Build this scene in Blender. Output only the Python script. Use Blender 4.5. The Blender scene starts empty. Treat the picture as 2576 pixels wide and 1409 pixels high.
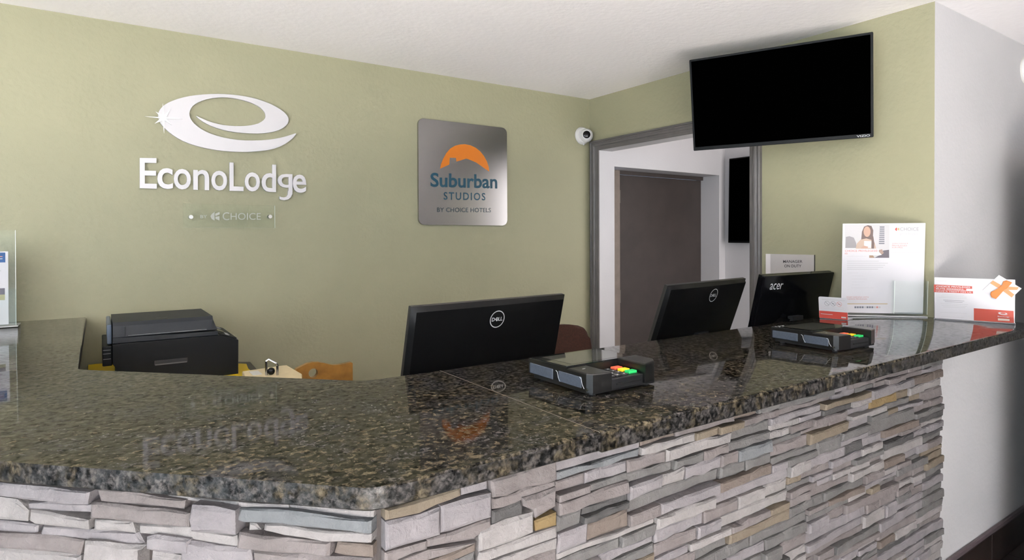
import bpy, bmesh, math, random
from mathutils import Vector, Matrix, noise
# ------------------------------------------------------------------ camera, world, lights, exposure
SC = bpy.context.scene
COL = SC.collection
FPX, CX, CY = 1542.445, 1319.51, 614.15           # focal length and principal point in photo pixels (2576 x 1409)
YAW, PIT, ROL = 0.963986, -0.0112078, -0.0041658
CAM = Vector((0, 0, 1.46326))
_f = Vector((math.cos(YAW)*math.cos(PIT), math.sin(YAW)*math.cos(PIT), math.sin(PIT)))
_r = Vector((math.sin(YAW), -math.cos(YAW), 0)); _u = _r.cross(_f)
_c, _s = math.cos(ROL), math.sin(ROL)
R_, U_, F_ = _c*_r+_s*_u, -_s*_r+_c*_u, _f
cd = bpy.data.cameras.new('camera'); cam = bpy.data.objects.new('camera', cd); COL.objects.link(cam)
cd.sensor_fit = 'HORIZONTAL'; cd.sensor_width = 36; cd.lens = FPX/2576*36
cd.shift_x = (1288-CX)/2576; cd.shift_y = (CY-704.5)/2576; cd.clip_start = .02
cam.matrix_world = Matrix(((R_.x, U_.x, -F_.x, CAM.x), (R_.y, U_.y, -F_.y, CAM.y), (R_.z, U_.z, -F_.z, CAM.z), (0, 0, 0, 1)))
SC.camera = cam
w = bpy.data.worlds.new('sky'); SC.world = w; w.use_nodes = True
w.node_tree.nodes['Background'].inputs[0].default_value = (.62, .76, 1, 1)
w.node_tree.nodes['Background'].inputs[1].default_value = .2
SC.view_settings.view_transform = 'Standard'; SC.view_settings.look = 'None'
SC.view_settings.exposure = 2.46; SC.view_settings.gamma = 1; SC.view_settings.use_curve_mapping = False

def area(name, loc, direction, sx, sy, power, color):
    d = bpy.data.lights.new(name, 'AREA'); d.shape = 'RECTANGLE'; d.size = sx; d.size_y = sy; d.energy = power; d.color = color
    o = bpy.data.objects.new(name, d); COL.objects.link(o); o.location = loc
    o.rotation_euler = Vector(direction).to_track_quat('-Z', 'Z').to_euler(); return o
# daylight entering through the lobby's glazing, and the sun that falls on the pale rug added behind the camera as a bounce surface
area('daylight_side_window', (-3.1, -.25, 1.35), (1, 0, 0), 3.4, 1.8, 29, (.78, .92, 1))
area('daylight_front_window', (-1.1, -3.1, 1.35), (0, 1, 0), 3.8, 1.8, 19, (.80, .92, 1))
area('office_fill_light', (3.35, 1.22, 1.5), (0, 1, 0), 1.0, 1.2, 4.2, (1, .96, .95))  # fill lamp added to brighten the office passage; no window stands here
sl = bpy.data.lights.new('sun', 'SUN'); sl.energy = 48; sl.angle = .01; sl.color = (1, .95, .92)
so = bpy.data.objects.new('sun', sl); COL.objects.link(so); so.location = (0, -8, 8); so.rotation_euler = Vector((-0.02, .75, -.72)).to_track_quat('-Z', 'Y').to_euler()

# ------------------------------------------------------------------ helpers
def ray(u, v): return R_*((u-CX)/FPX) + U_*((CY-v)/FPX) + F_
def hit(u, v, p0, n):
    d = ray(u, v); p0 = Vector(p0); n = Vector(n); return CAM + d*(((p0-CAM).dot(n))/d.dot(n))

def srgb(r, g, b):
    f = lambda c: c/12.92 if c <= .04045 else ((c+.055)/1.055)**2.4
    return (f(r/255), f(g/255), f(b/255), 1)

MATS = {}
def mat(name, col=(200, 200, 200), rough=.5, metal=0, spec=.5, var=0, scale=20, bump=0, bscale=150, coat=0, detail=3):
    if name in MATS: return MATS[name]
    m = bpy.data.materials.new(name); m.use_nodes = True; nt = m.node_tree; b = nt.nodes['Principled BSDF']
    c = srgb(*col) if max(col) > 1.01 else (*col, 1)
    b.inputs['Base Color'].default_value = c; b.inputs['Roughness'].default_value = rough
    b.inputs['Metallic'].default_value = metal; b.inputs['Specular IOR Level'].default_value = spec
    b.inputs['Coat Weight'].default_value = coat
    if var or bump: tc = nt.nodes.new('ShaderNodeTexCoord')
    if var:
        n = nt.nodes.new('ShaderNodeTexNoise'); n.inputs['Scale'].default_value = scale; n.inputs['Detail'].default_value = detail
        nt.links.new(tc.outputs['Object'], n.inputs['Vector'])
        r = nt.nodes.new('ShaderNodeValToRGB'); r.color_ramp.elements[0].position = .3; r.color_ramp.elements[1].position = .7
        r.color_ramp.elements[0].color = tuple(max(0, x*(1-var)) for x in c[:3])+(1,)
        r.color_ramp.elements[1].color = tuple(min(1, x*(1+var)) for x in c[:3])+(1,)
        nt.links.new(n.outputs['Fac'], r.inputs['Fac']); nt.links.new(r.outputs['Color'], b.inputs['Base Color'])
    if bump:
        n2 = nt.nodes.new('ShaderNodeTexNoise'); n2.inputs['Scale'].default_value = bscale; n2.inputs['Detail'].default_value = 4
        nt.links.new(tc.outputs['Object'], n2.inputs['Vector'])
        bp = nt.nodes.new('ShaderNodeBump'); bp.inputs['Strength'].default_value = bump; bp.inputs['Distance'].default_value = .004
        nt.links.new(n2.outputs['Fac'], bp.inputs['Height']); nt.links.new(bp.outputs['Normal'], b.inputs['Normal'])
    MATS[name] = m; return m

def clear_mat(name, tint=(.985, 1, .99), gloss=.3):
    if name in MATS: return MATS[name]
    m = bpy.data.materials.new(name); m.use_nodes = True; nt = m.node_tree; nt.nodes.remove(nt.nodes['Principled BSDF'])
    o = nt.nodes['Material Output']; t = nt.nodes.new('ShaderNodeBsdfTransparent'); t.inputs[0].default_value = (*tint, 1)
    g = nt.nodes.new('ShaderNodeBsdfGlossy'); g.inputs['Roughness'].default_value = .03
    fr = nt.nodes.new('ShaderNodeFresnel'); fr.inputs[0].default_value = 1.45
    ma = nt.nodes.new('ShaderNodeMath'); ma.operation = 'MULTIPLY'; ma.inputs[1].default_value = gloss
    mx = nt.nodes.new('ShaderNodeMixShader'); nt.links.new(fr.outputs[0], ma.inputs[0]); nt.links.new(ma.outputs[0], mx.inputs[0])
    nt.links.new(t.outputs[0], mx.inputs[1]); nt.links.new(g.outputs[0], mx.inputs[2]); nt.links.new(mx.outputs[0], o.inputs['Surface'])
    MATS[name] = m; return m

class MB:
    """collects verts/faces; build() links them as one mesh object"""
    def __init__(s): s.v = []; s.f = []; s.mi = []; s.cur = 0
    def add(s, vs, fs, M=None):
        k = len(s.v)
        s.v += [tuple(M @ Vector(p)) if M else tuple(p) for p in vs]
        for f in fs: s.f.append([i+k for i in f]); s.mi.append(s.cur)
        return s
    def bm(s, bm, M=None):
        bm.verts.index_update(); s.add([v.co.copy() for v in bm.verts], [[v.index for v in f.verts] for f in bm.faces], M); bm.free(); return s
    def box(s, x0, x1, y0, y1, z0, z1, bev=0, seg=2, M=None):
        if bev <= 0:
            return s.add([(x0,y0,z0),(x1,y0,z0),(x1,y1,z0),(x0,y1,z0),(x0,y0,z1),(x1,y0,z1),(x1,y1,z1),(x0,y1,z1)],
                         [(3,2,1,0),(4,5,6,7),(0,1,5,4),(1,2,6,5),(2,3,7,6),(3,0,4,7)], M)
        b = bmesh.new(); bmesh.ops.create_cube(b, size=1)
        for v in b.verts: v.co = Vector(((x0+x1)/2+v.co.x*(x1-x0), (y0+y1)/2+v.co.y*(y1-y0), (z0+z1)/2+v.co.z*(z1-z0)))
        bmesh.ops.bevel(b, geom=b.edges[:], offset=bev, segments=seg, profile=.5, affect='EDGES')
        return s.bm(b, M)
    def prism(s, poly, M, d0, d1, bev=0):
        """polygon in the plane of M (x, y), extruded along M's z from d0 to d1"""
        n = len(poly); a = sum(poly[i][0]*poly[(i+1) % n][1]-poly[(i+1) % n][0]*poly[i][1] for i in range(n))
        if a < 0: poly = poly[::-1]
        b = bmesh.new(); vs = [b.verts.new((p[0], p[1], d0)) for p in poly]; f = b.faces.new(vs[::-1])
        top = [b.verts.new((p[0], p[1], d1)) for p in poly]; ft = b.faces.new(top)
        for i in range(n): b.faces.new((vs[i], vs[(i+1) % n], top[(i+1) % n], top[i]))
        if bev: bmesh.ops.bevel(b, geom=[e for e in ft.edges], offset=bev, segments=2, profile=.5, affect='EDGES')
        for f in b.faces: f.normal_update()
        bmesh.ops.triangulate(b, faces=[f for f in b.faces if len(f.verts) > 4])
        return s.bm(b, M)
    def flat(s, poly, M, d):
        b = bmesh.new(); n = len(poly); a = sum(poly[i][0]*poly[(i+1) % n][1]-poly[(i+1) % n][0]*poly[i][1] for i in range(n))
        if a < 0: poly = poly[::-1]
        f = b.faces.new([b.verts.new((p[0], p[1], d)) for p in poly]); f.normal_update(); bmesh.ops.triangulate(b, faces=[f]); return s.bm(b, M)
    def cyl(s, p0, p1, r0, r1=None, n=16, cap=True):
        r1 = r0 if r1 is None else r1; p0 = Vector(p0); p1 = Vector(p1); q = (p1-p0).to_track_quat('Z', 'Y')
        vs = []
        for p, r in ((p0, r0), (p1, r1)):
            for i in range(n): a = 2*math.pi*i/n; vs.append(p+q @ Vector((r*math.cos(a), r*math.sin(a), 0)))
        fs = [(i, (i+1) % n, n+(i+1) % n, n+i) for i in range(n)]
        if cap: fs += [tuple(range(n))[::-1], tuple(range(n, 2*n))]
        return s.add(vs, fs)
    def tube(s, pts, r, n=10):
        for a, b in zip(pts, pts[1:]): s.cyl(a, b, r, n=n)
        for p in pts[1:-1]: s.ball(p, r, 8, 6)
        return s
    def ball(s, c, r, n=16, m=10, M=None):
        b = bmesh.new(); bmesh.ops.create_uvsphere(b, u_segments=n, v_segments=m, radius=r)
        for v in b.verts: v.co += Vector(c)
        return s.bm(b, M)
    def lathe(s, prof, M, n=32):
        vs = []; fs = []
        for r, z in prof:
            for i in range(n): a = 2*math.pi*i/n; vs.append((r*math.cos(a), r*math.sin(a), z))
        for j in range(len(prof)-1):
            for i in range(n): fs.append((j*n+i, j*n+(i+1) % n, (j+1)*n+(i+1) % n, (j+1)*n+i))
        fs.append(tuple(range(n))[::-1]); fs.append(tuple(range((len(prof)-1)*n, len(prof)*n)))
        return s.add(vs, fs, M)
    def build(s, name, m, parent=None, smooth=False, off=None):
        me = bpy.data.meshes.new(name); o = off or Vector((0, 0, 0))
        if off: vs = [tuple(Vector(p)-o) for p in s.v]
        else: vs = s.v
        me.from_pydata(vs, [], s.f); ms = m if isinstance(m, (list, tuple)) else [m]
        for x in ms: me.materials.append(x)
        if len(ms) > 1:
            for p, i in zip(me.polygons, s.mi): p.material_index = i
        bb = bmesh.new(); bb.from_mesh(me); bmesh.ops.recalc_face_normals(bb, faces=bb.faces) if not getattr(s, 'keep', False) else None; bb.to_mesh(me); bb.free()
        if smooth:
            for p in me.polygons: p.use_smooth = True
            try: me.set_sharp_from_angle(angle=math.radians(35))
            except Exception: pass
        ob = bpy.data.objects.new(name, me); COL.objects.link(ob)
        if parent: ob.parent = parent
        return ob

def thing(name, label, cat, loc=(0, 0, 0), rotz=0, group=None):
    o = bpy.data.objects.new(name, None); COL.objects.link(o); o.location = loc; o.rotation_euler = (0, 0, rotz)
    o.empty_display_size = .05; o['label'] = label; o['category'] = cat
    if group: o['group'] = group
    return o
def struct(o, label=None):
    o['kind'] = 'structure'
    if label: o['label'] = label
    return o
def frame(o, x, y):
    """4x4 with origin o, x axis, y axis, z = outward normal"""
    x = Vector(x).normalized(); y = Vector(y); y = (y-x*y.dot(x)).normalized(); z = x.cross(y); o = Vector(o)
    return Matrix(((x.x, y.x, z.x, o.x), (x.y, y.y, z.y, o.y), (x.z, y.z, z.z, o.z), (0, 0, 0, 1)))
def px2(M, pts, dd=0):
    """photo pixels -> 2-d coordinates in the plane of M (offset dd along its normal)"""
    n = M.to_3x3() @ Vector((0, 0, 1)); p0 = M.translation+n*dd; inv = M.inverted(); out = []
    for u, v in pts: q = inv @ hit(u, v, p0, n); out.append((q.x, q.y))
    return out
def zz(ox, oy, sc, pts): return [(ox+x/sc, oy+y/sc) for x, y in pts]
def smoothpoly(p, it=2):
    for _ in range(it):
        q = []
        for i in range(len(p)):
            a, b = p[i], p[(i+1) % len(p)]
            q += [(a[0]*.75+b[0]*.25, a[1]*.75+b[1]*.25), (a[0]*.25+b[0]*.75, a[1]*.25+b[1]*.75)]
        p = q
    return p
def circle(cx, cy, rx, ry=None, n=32, a0=0, a1=2*math.pi):
    ry = rx if ry is None else ry
    return [(cx+rx*math.cos(a0+(a1-a0)*i/n), cy+ry*math.sin(a0+(a1-a0)*i/n)) for i in range(n)]
def rrect(x0, x1, y0, y1, r, n=6):
    out = []
    for cx, cy, a in ((x1-r, y1-r, 0), (x0+r, y1-r, 90), (x0+r, y0+r, 180), (x1-r, y0+r, 270)):
        for i in range(n+1): t = math.radians(a+90*i/n); out.append((cx+r*math.cos(t), cy+r*math.sin(t)))
    return out
_dg = None
TEXTC = {}
def text_geo(s, bold=0.0, shear=0.0, space=1.0):
    key = (s, bold, shear, space)
    if key in TEXTC: return TEXTC[key]
    c = bpy.data.curves.new('t', 'FONT'); c.body = s; c.size = 1; c.offset = bold; c.shear = shear; c.space_character = space
    c.resolution_u = 4; c.fill_mode = 'FRONT'
    o = bpy.data.objects.new('t', c); COL.objects.link(o); dg = bpy.context.evaluated_depsgraph_get(); dg.update()
    me = bpy.data.meshes.new_from_object(o.evaluated_get(dg)); vs = [v.co.copy() for v in me.vertices]; fs = [list(p.vertices) for p in me.polygons]
    bpy.data.objects.remove(o); bpy.data.curves.remove(c); bpy.data.meshes.remove(me)
    x0 = min(v.x for v in vs); x1 = max(v.x for v in vs); y0 = min(v.y for v in vs); y1 = max(v.y for v in vs)
    vs = [((v.x-x0)/(x1-x0), (v.y-y0)/(y1-y0)) for v in vs]
    TEXTC[key] = (vs, fs); return vs, fs
def text(mb, s, M, x0, x1, y0, y1, d0, d1=None, bold=0.0, shear=0.0, space=1.0, quad=None):
    """letters filling the box x0..x1, y0..y1 of the plane M, from height d0 to d1 (flat if d1 is None)"""
    vs, fs = text_geo(s, bold, shear, space)
    if quad:   # quad = four corners TL, TR, BR, BL in plane coordinates
        tl, tr, br, bl = [Vector(q) for q in quad]
        P = [tuple((bl*(1-a)+br*a)*(1-b)+(tl*(1-a)+tr*a)*b) for a, b in vs]
    else: P = [(x0+(x1-x0)*a, y0+(y1-y0)*b) for a, b in vs]
    b = bmesh.new(); bv = [b.verts.new((p[0], p[1], d0)) for p in P]
    for f in fs:
        try: b.faces.new([bv[i] for i in f])
        except ValueError: pass
    bmesh.ops.remove_doubles(b, verts=b.verts, dist=1e-6)
    if d1 is not None:
        r = bmesh.ops.extrude_face_region(b, geom=b.faces[:])
        for v in r['geom']:
            if isinstance(v, bmesh.types.BMVert): v.co.z = d1
    mb.bm(b, M); return mb
# ------------------------------------------------------------------ the setting
ZT = 1.1449; YA = 3.0761; XB = 2.6608; YC = 1.0472; CEIL = 2.3678
M_green = mat('sage_wall_paint', (0.305, 0.290, 0.186), .62, var=.03, scale=3, bump=.55, bscale=55)
M_white = mat('white_wall_paint', (0.50, 0.49, 0.495), .6, var=.02, scale=3, bump=.25, bscale=70)
M_ceil = mat('ceiling_paint', (0.94, 0.90, 0.905), .8, var=.015, scale=2, bump=.5, bscale=40)
M_trim = mat('grey_trim_paint', (0.12, 0.11, 0.107), .45, var=.08, scale=14)
M_frame = mat('window_frame_metal', (60, 58, 56), .4, metal=.6)
M_door = mat('dark_brown_door', (0.042, 0.032, 0.028), .5, var=.12, scale=9, bump=.1)
M_floor = mat('dark_wood_floor', (0.022, 0.015, 0.012), .35, var=.4, scale=12)
M_tile = mat('dark_wood_tile', (0.020, 0.013, 0.011), .38, var=.35, scale=16)
M_grout = mat('tile_cap_strip', (0.10, 0.075, 0.08), .5, var=.1)

b = MB().box(-3.3, 6.2, -3.4, 4.6, -.06, 0); floor = struct(b.build('floor', M_floor))
# floor planks at the foot of the white wall
for j in range(4):
    for i in range(3):
        x0 = 2.5+i*.9+(j % 2)*.4; y1 = 1.03-j*.15
        MB().box(x0+.0015, x0+.8985, y1-.1485, y1, 0.0005, .006, .0015, 1).build('plank', M_tile, floor)
ceil = struct(MB().box(-3.3, 6.2, -3.4, 4.6, CEIL, CEIL+.08).build('ceiling', M_ceil))
wb = struct(MB().box(-3.3, XB, YA, YA+.12, 0, CEIL).build('wall_back', M_green))
# right wall with the doorway; its lobby end and the reveals are white
D0, D1, DH = 1.863, 2.982, 2.023
b = MB(); b.cur = 0; T = .11
def quad(b, a, c, d, e, mi): b.cur = mi; b.add([a, c, d, e], [(0, 1, 2, 3)])
def wallx(b, y0, y1, z0, z1, ends):
    # green front (x = XB), white elsewhere
    quad(b, (XB, y0, z0), (XB, y1, z0), (XB, y1, z1), (XB, y0, z1), 0)
    quad(b, (XB+T, y0, z0), (XB+T, y1, z0), (XB+T, y1, z1), (XB+T, y0, z1), 1)
    for y in (y0, y1): quad(b, (XB, y, z0), (XB+T, y, z0), (XB+T, y, z1), (XB, y, z1), 1)
    for z in (z0, z1): quad(b, (XB, y0, z), (XB+T, y0, z), (XB+T, y1, z), (XB, y1, z), 1)
wallx(b, YC, D0, 0, CEIL, 0); wallx(b, D1, YA, 0, CEIL, 0); wallx(b, D0, D1, DH, CEIL, 0)
b.keep = True
wr = struct(b.build('wall_right', [M_green, M_white]))
struct(MB().box(XB+T, 6.2, YC, YC+.11, 0, CEIL).build('wall_side', M_white))
# office passage beyond the doorway
HY, HX = 2.99, 3.95
b = MB().box(XB+T, 2.80, HY, HY+.22, 0, CEIL); b.box(2.80, 3.88, HY, HY+.22, 1.928, CEIL); b.box(3.88, HX+.1, HY, HY+.22, 0, CEIL)
struct(b.build('wall_office', M_white))
struct(MB().box(HX, HX+.1, YC+.11, HY, 0, CEIL).build('wall_office_end', M_white))
d = struct(MB().box(2.93, 3.879, HY+.17, HY+.215, 0.005, 1.90, .003, 1).build('door_1', M_door))
b = MB().box(2.93, 2.992, HY+.15, HY+.169, 0, 1.927); MB().box(2.992, 3.879, HY+.15, HY+.169, 1.90, 1.927).build('door_head', M_door, d); b.build('door_frame', mat('tan_door_frame', (0.20, 0.16, 0.13), .5, var=.1), d)

for z in (.3, 1.0, 1.7): MB().cyl((2.998, HY+.162, z), (2.998, HY+.162, z+.09), .008, n=10).build('hinge', mat('hinge_metal', (120, 115, 105), .4, .8), d)

# grey fluted door casing (three lengths, mitred)
def fluted(name, a, c, inward, width, outer_ext):
    """moulding along a->c on the wall face x = XB, profile across 'inward' (unit, toward the opening)"""
    prof = [(0, 0), (0, .018), (.08, .021), (.16, .021), (.20, .015), (.30, .015), (.36, .019), (.46, .021), (.56, .019), (.62, .012), (.74, .012), (.80, .010), (1, .008), (1, 0)]
    a = Vector(a); c = Vector(c); inw = Vector(inward); along = (c-a).normalized(); m = MB(); vs = []
    for k, P in enumerate((a, c)):
        for t, h in prof:
            e = along*(width*t*(outer_ext[k]))
            vs.append(P+inw*(width*t)+e+Vector((-h, 0, 0)))
    n = len(prof); fs = [(i, (i+1) % n, n+(i+1) % n, n+i) for i in range(n)]+[tuple(range(n)), tuple(range(n, 2*n))]
    m.add(vs, fs); return struct(m.build(name, M_trim))
CW = .064
yl = D1+CW+.012; zt = DH+CW
fluted('trim_1', (XB, yl, 0), (XB, yl, zt), (0, -1, 0), yl-D1, (0, -CW/(yl-D1)))
fluted('trim_2', (XB, D0-CW, 0), (XB, D0-CW, zt), (0, 1, 0), CW, (0, -1))
fluted('trim_3', (XB, D0-CW, zt), (XB, yl, zt), (0, 0, -1), CW, (1, -(yl-D1)/CW))
# white side wall: tile baseboard with a cap strip
bb = struct(MB().box(2.772, 6.2, YC-.006, YC-.0005, .001, .146).build('baseboard_side', M_grout))
MB().box(2.772, 6.2, YC-.014, YC-.0005, .146, .168, .003, 1).build('cap_strip', M_grout, bb)
x = 2.772
while x < 6.1:
    x1 = 3.2155 if x < 3 else min(x+.6, 6.2)
    MB().box(x+.0015, x1-.0015, YC-.013, YC-.006, .003, .145, .0015, 1).build('tile', M_tile, bb); x = x1
# lobby walls out of view, with the glazing the daylight comes through
def glazed(name, axis, pos, a0, a1, wins, z0=.35, z1=2.2):
    m = MB(); t = .12; s = -1
    def bx(p, q, za, zb):
        if axis == 'x': m.box(pos-t, pos, p, q, za, zb)
        else: m.box(p, q, pos-t, pos, za, zb)
    prev = a0
    for (p, q) in wins: bx(prev, p, 0, CEIL); bx(p, q, 0, z0); bx(p, q, z1, CEIL); prev = q
    bx(prev, a1, 0, CEIL); struct(m.build(name, M_white))
nwin = [0]
def window(axis, pos, p, q, z0=.35, z1=2.2):
    nwin[0] += 1; m = MB(); fw = .05
    def bx(a, c, za, zb, y0=-.09, y1=-.03):
        if axis == 'x': m.box(pos+y0, pos+y1, a, c, za, zb)
        else: m.box(a, c, pos+y0, pos+y1, za, zb)
    bx(p, p+fw, z0, z1); bx(q-fw, q, z0, z1); bx(p+fw, q-fw, z0, z0+fw); bx(p+fw, q-fw, z1-fw, z1); bx((p+q)/2-.025, (p+q)/2+.025, z0+fw, z1-fw)
    o = struct(m.build('window_%d' % nwin[0], M_frame))
    for k in range(2):
        m = MB(); a = p+fw if k == 0 else (p+q)/2+.025; c = (p+q)/2-.025 if k == 0 else q-fw
        bx(a, c, z0+fw, z1-fw, -.064, -.058); m.build('pane', clear_mat('window_glass'), o)
glazed('wall_left', 'x', -3.18, -3.4, YA, [(-1.95, -.35), (-.15, 1.45)]); window('x', -3.18, -1.95, -.35); window('x', -3.18, -.15, 1.45)
glazed('wall_front', 'y', -3.2, -3.3, 6.2, [(-3.05, -1.25), (-1.05, .75)]); window('y', -3.2, -3.05, -1.25); window('y', -3.2, -1.05, .75)
struct(MB().box(6.1, 6.2, -3.2, YC, 0, CEIL).build('wall_far', M_white))
rug = thing('added_bounce_rug', 'large pale cream rug added out of view to bounce sunlight upward', 'rug', (-1.15, -1.75, 0))  # added unseen surface that throws sunlight up to the ceiling and walls
MB().box(-1.95, 2.1, -1.3, 1.1, .0005, .012, .004, 1).build('pile', mat('bounce_rug_cream', (0.74, 0.71, 0.70), .95, var=.06, scale=60), rug)
tc0 = thing('added_shade_cabinet', 'tall dark cabinet added out of view to shade the white wall', 'cabinet', (3.55, .375, 0))  # added outside the view to cast the soft shadow on the white wall
M_cab = mat('shade_cabinet_dark', (0.02, 0.02, 0.024), .45)
MB().box(-.36, .40, -.36, .50, .06, 1.84, .006).build('body', M_cab, tc0); MB().box(-.32, .36, -.32, .46, .0015, .0598).build('plinth', M_cab, tc0)
for k in (0, 1):
    dd = MB().box(-.355+k*.377, .018+k*.377, -.382, -.361, .08, 1.82, .004).build('door', M_cab, tc0); MB().box(-.005+k*.035, .008+k*.035, -.402, -.3825, .85, 1.05).build('handle', mat('handle_steel', (0.5, 0.5, 0.5), .3, metal=1), dd)
# ------------------------------------------------------------------ reception counter
def granite(name, rough, spec, gy=0, k=1):
    m = bpy.data.materials.new(name); m.use_nodes = True; nt = m.node_tree; N = nt.nodes; L = nt.links
    p = N['Principled BSDF']; tc = N.new('ShaderNodeTexCoord')
    def noi(sc, det, ro=.5, dist=0):
        n = N.new('ShaderNodeTexNoise'); n.inputs['Scale'].default_value = sc; n.inputs['Detail'].default_value = det; n.inputs['Roughness'].default_value = ro; n.inputs['Distortion'].default_value = dist
        L.new(tc.outputs['Object'], n.inputs['Vector']); return n.outputs['Fac']
    def ramp(src, els):
        r = N.new('ShaderNodeValToRGB'); r.color_ramp.elements[0].position = els[0][0]; r.color_ramp.elements[0].color = (*els[0][1], 1)
        r.color_ramp.elements[1].position = els[-1][0]; r.color_ramp.elements[1].color = (*els[-1][1], 1)
        for q, c in els[1:-1]: e = r.color_ramp.elements.new(q); e.color = (*c, 1)
        L.new(src, r.inputs['Fac']); return r.outputs['Color']
    def mix(a, c, f):
        x = N.new('ShaderNodeMix'); x.data_type = 'RGBA'; L.new(f, x.inputs[0]); L.new(a, x.inputs[6]); L.new(c, x.inputs[7]); return x.outputs[2]
    K = lambda els: [(q, tuple(x*k for x in cc)) for q, cc in els]
    n0 = noi(88, 6, .66, .35)
    base = ramp(n0, K([(.36, (.002, .0017, .0013)), (.44, (.009, .0075, .005)), (.50, (.030, .0245, .0165)), (.56, (.070, .057, .037)), (.67, (.15, .122, .080))]))
    grey = ramp(noi(120, 6, .66, .2), K([(.38, (.002, .002, .0022)), (.46, (.011, .0105, .010)), (.53, (.038, .035, .034)), (.65, (.12, .108, .10))]))
    tan = ramp(noi(130, 6, .66), K([(.36, (.028, .021, .013)), (.66, (.15, .115, .072))]))
    f1 = ramp(noi(24, 3, .55), [(.47-gy, (0, 0, 0)), (.60-gy, (1, 1, 1))])
    f2 = ramp(noi(44, 6, .66, .3), [(.61, (0, 0, 0)), (.72, (.7, .7, .7))])
    col = mix(mix(base, grey, f1), tan, f2); L.new(col, p.inputs['Base Color'])
    p.inputs['Roughness'].default_value = rough; p.inputs['Specular IOR Level'].default_value = spec
    L.new(ramp(noi(75, 5, .62, .3), [(.38, (spec*.2, spec*.2, spec*.2)), (.60, (spec*1.6, spec*1.6, spec*1.6))]), p.inputs['Specular IOR Level'])
    bp = N.new('ShaderNodeBump'); bp.inputs['Strength'].default_value = .02; bp.inputs['Distance'].default_value = .002
    L.new(noi(30, 2), bp.inputs['Height']); L.new(bp.outputs['Normal'], p.inputs['Normal']); return m
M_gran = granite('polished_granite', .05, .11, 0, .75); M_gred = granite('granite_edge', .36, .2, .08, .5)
TH = .030
YF, YB = .7463, 1.3208                 # front and back edge of the straight run
CO, CI = 1.029, 1.8030                 # x + y on the outer and inner 45-degree edges
XI, XO = -.0455, -.620                 # inner and outer edge of the return that runs to the back wall
XSEAM, XEND = .668, 2.762
def fillet(poly, idx, r, n=6):
    out = []
    for i, p in enumerate(poly):
        if i not in idx: out.append(p); continue
        p = Vector(p); a = Vector(poly[i-1]); c = Vector(poly[(i+1) % len(poly)]); da = (a-p).normalized(); dc = (c-p).normalized()
        ang = da.angle(dc); t = r/math.tan(ang/2); s0 = p+da*t; s1 = p+dc*t; cen = p+(da+dc).normalized()*(r/math.sin(ang/2))
        for k in range(n+1):
            q = s0.lerp(s1, k/n)-cen; out.append(tuple(cen+q.normalized()*r))
    return out
def slab(poly, name, parent, z0, z1, sharp=()):
    m = MB(); ident = Matrix.Identity(4); b = bmesh.new()
    vs = [b.verts.new((p[0], p[1], z0)) for p in poly]; tp = [b.verts.new((p[0], p[1], z1)) for p in poly]; n = len(poly)
    fb = b.faces.new(vs[::-1]); ft = b.faces.new(tp)
    for i in range(n): b.faces.new((vs[i], vs[(i+1) % n], tp[(i+1) % n], tp[i]))
    es = [e for e in ft.edges if not any(all(abs(v.co.x-sx) < 1e-4 for v in e.verts) for sx in sharp)]
    bmesh.ops.bevel(b, geom=es, offset=.0055, segments=4, profile=.5, affect='EDGES', clamp_overlap=True)
    es = [e for e in b.edges if all(abs(v.co.z-z0) < 1e-6 for v in e.verts)]
    bmesh.ops.bevel(b, geom=es, offset=.002, segments=1, profile=.5, affect='EDGES', clamp_overlap=True)
    m.bm(b); o = m.build(name, [M_gran, M_gred], parent, smooth=True)
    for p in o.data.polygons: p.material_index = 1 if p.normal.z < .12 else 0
    return o
ct = thing('countertop', 'polished dark brown speckled granite countertop with angled corner, on the stone-clad counter', 'countertop', (0, 0, 0))
pl = [(CO-YF, YF), (XSEAM-.001, YF), (XSEAM-.001, YB), (CI-YB, YB), (XI, CI-XI), (XI, YA-.002), (XO, YA-.002), (XO, CO-XO)]
pl = fillet(pl, [0, 3, 4, 7], .05)
slab(pl, 'slab', ct, ZT-TH, ZT, (XSEAM-.001,))
pr_ = [(XSEAM+.001, YF), (XEND, YF), (XEND, YC-.003), (XB-.002, YC-.003), (XB-.002, YB), (XSEAM+.001, YB)]
slab(pr_, 'slab', ct, ZT-TH-.004, ZT, (XSEAM+.001,))
MB().box(XSEAM-.0012, XSEAM+.0012, YF+.004, YB-.002, ZT-TH, ZT-.0003).build('seam_filler', mat('seam_filler', (105, 96, 86), .6), ct)

# stone-clad base
OV = .285                               # overhang of the slab past the wall behind the stones
YS = YF+OV                              # plane of the stone backing, straight run
CS = CO+OV*math.sqrt(2)
XC = CS-YS                              # corner of the two faces
XSO = XO+OV
cb = thing('reception_counter', 'reception counter base faced with grey split-stone veneer, under the granite top', 'counter', (0, 0, 0))
back = [(XC, YS), (2.655, YS), (2.655, YB-.06), (CI-YB+.03, YB-.06), (XI-.06, CI-XI), (XI-.06, YA-.003), (XSO, YA-.003), (XSO, CS-XSO)]
M_body = mat('counter_backing', (70, 64, 62), .8, var=.15)
MB().prism(back, Matrix.Identity(4), 0.001, ZT-TH-.0045).build('body', M_body, cb)

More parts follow.
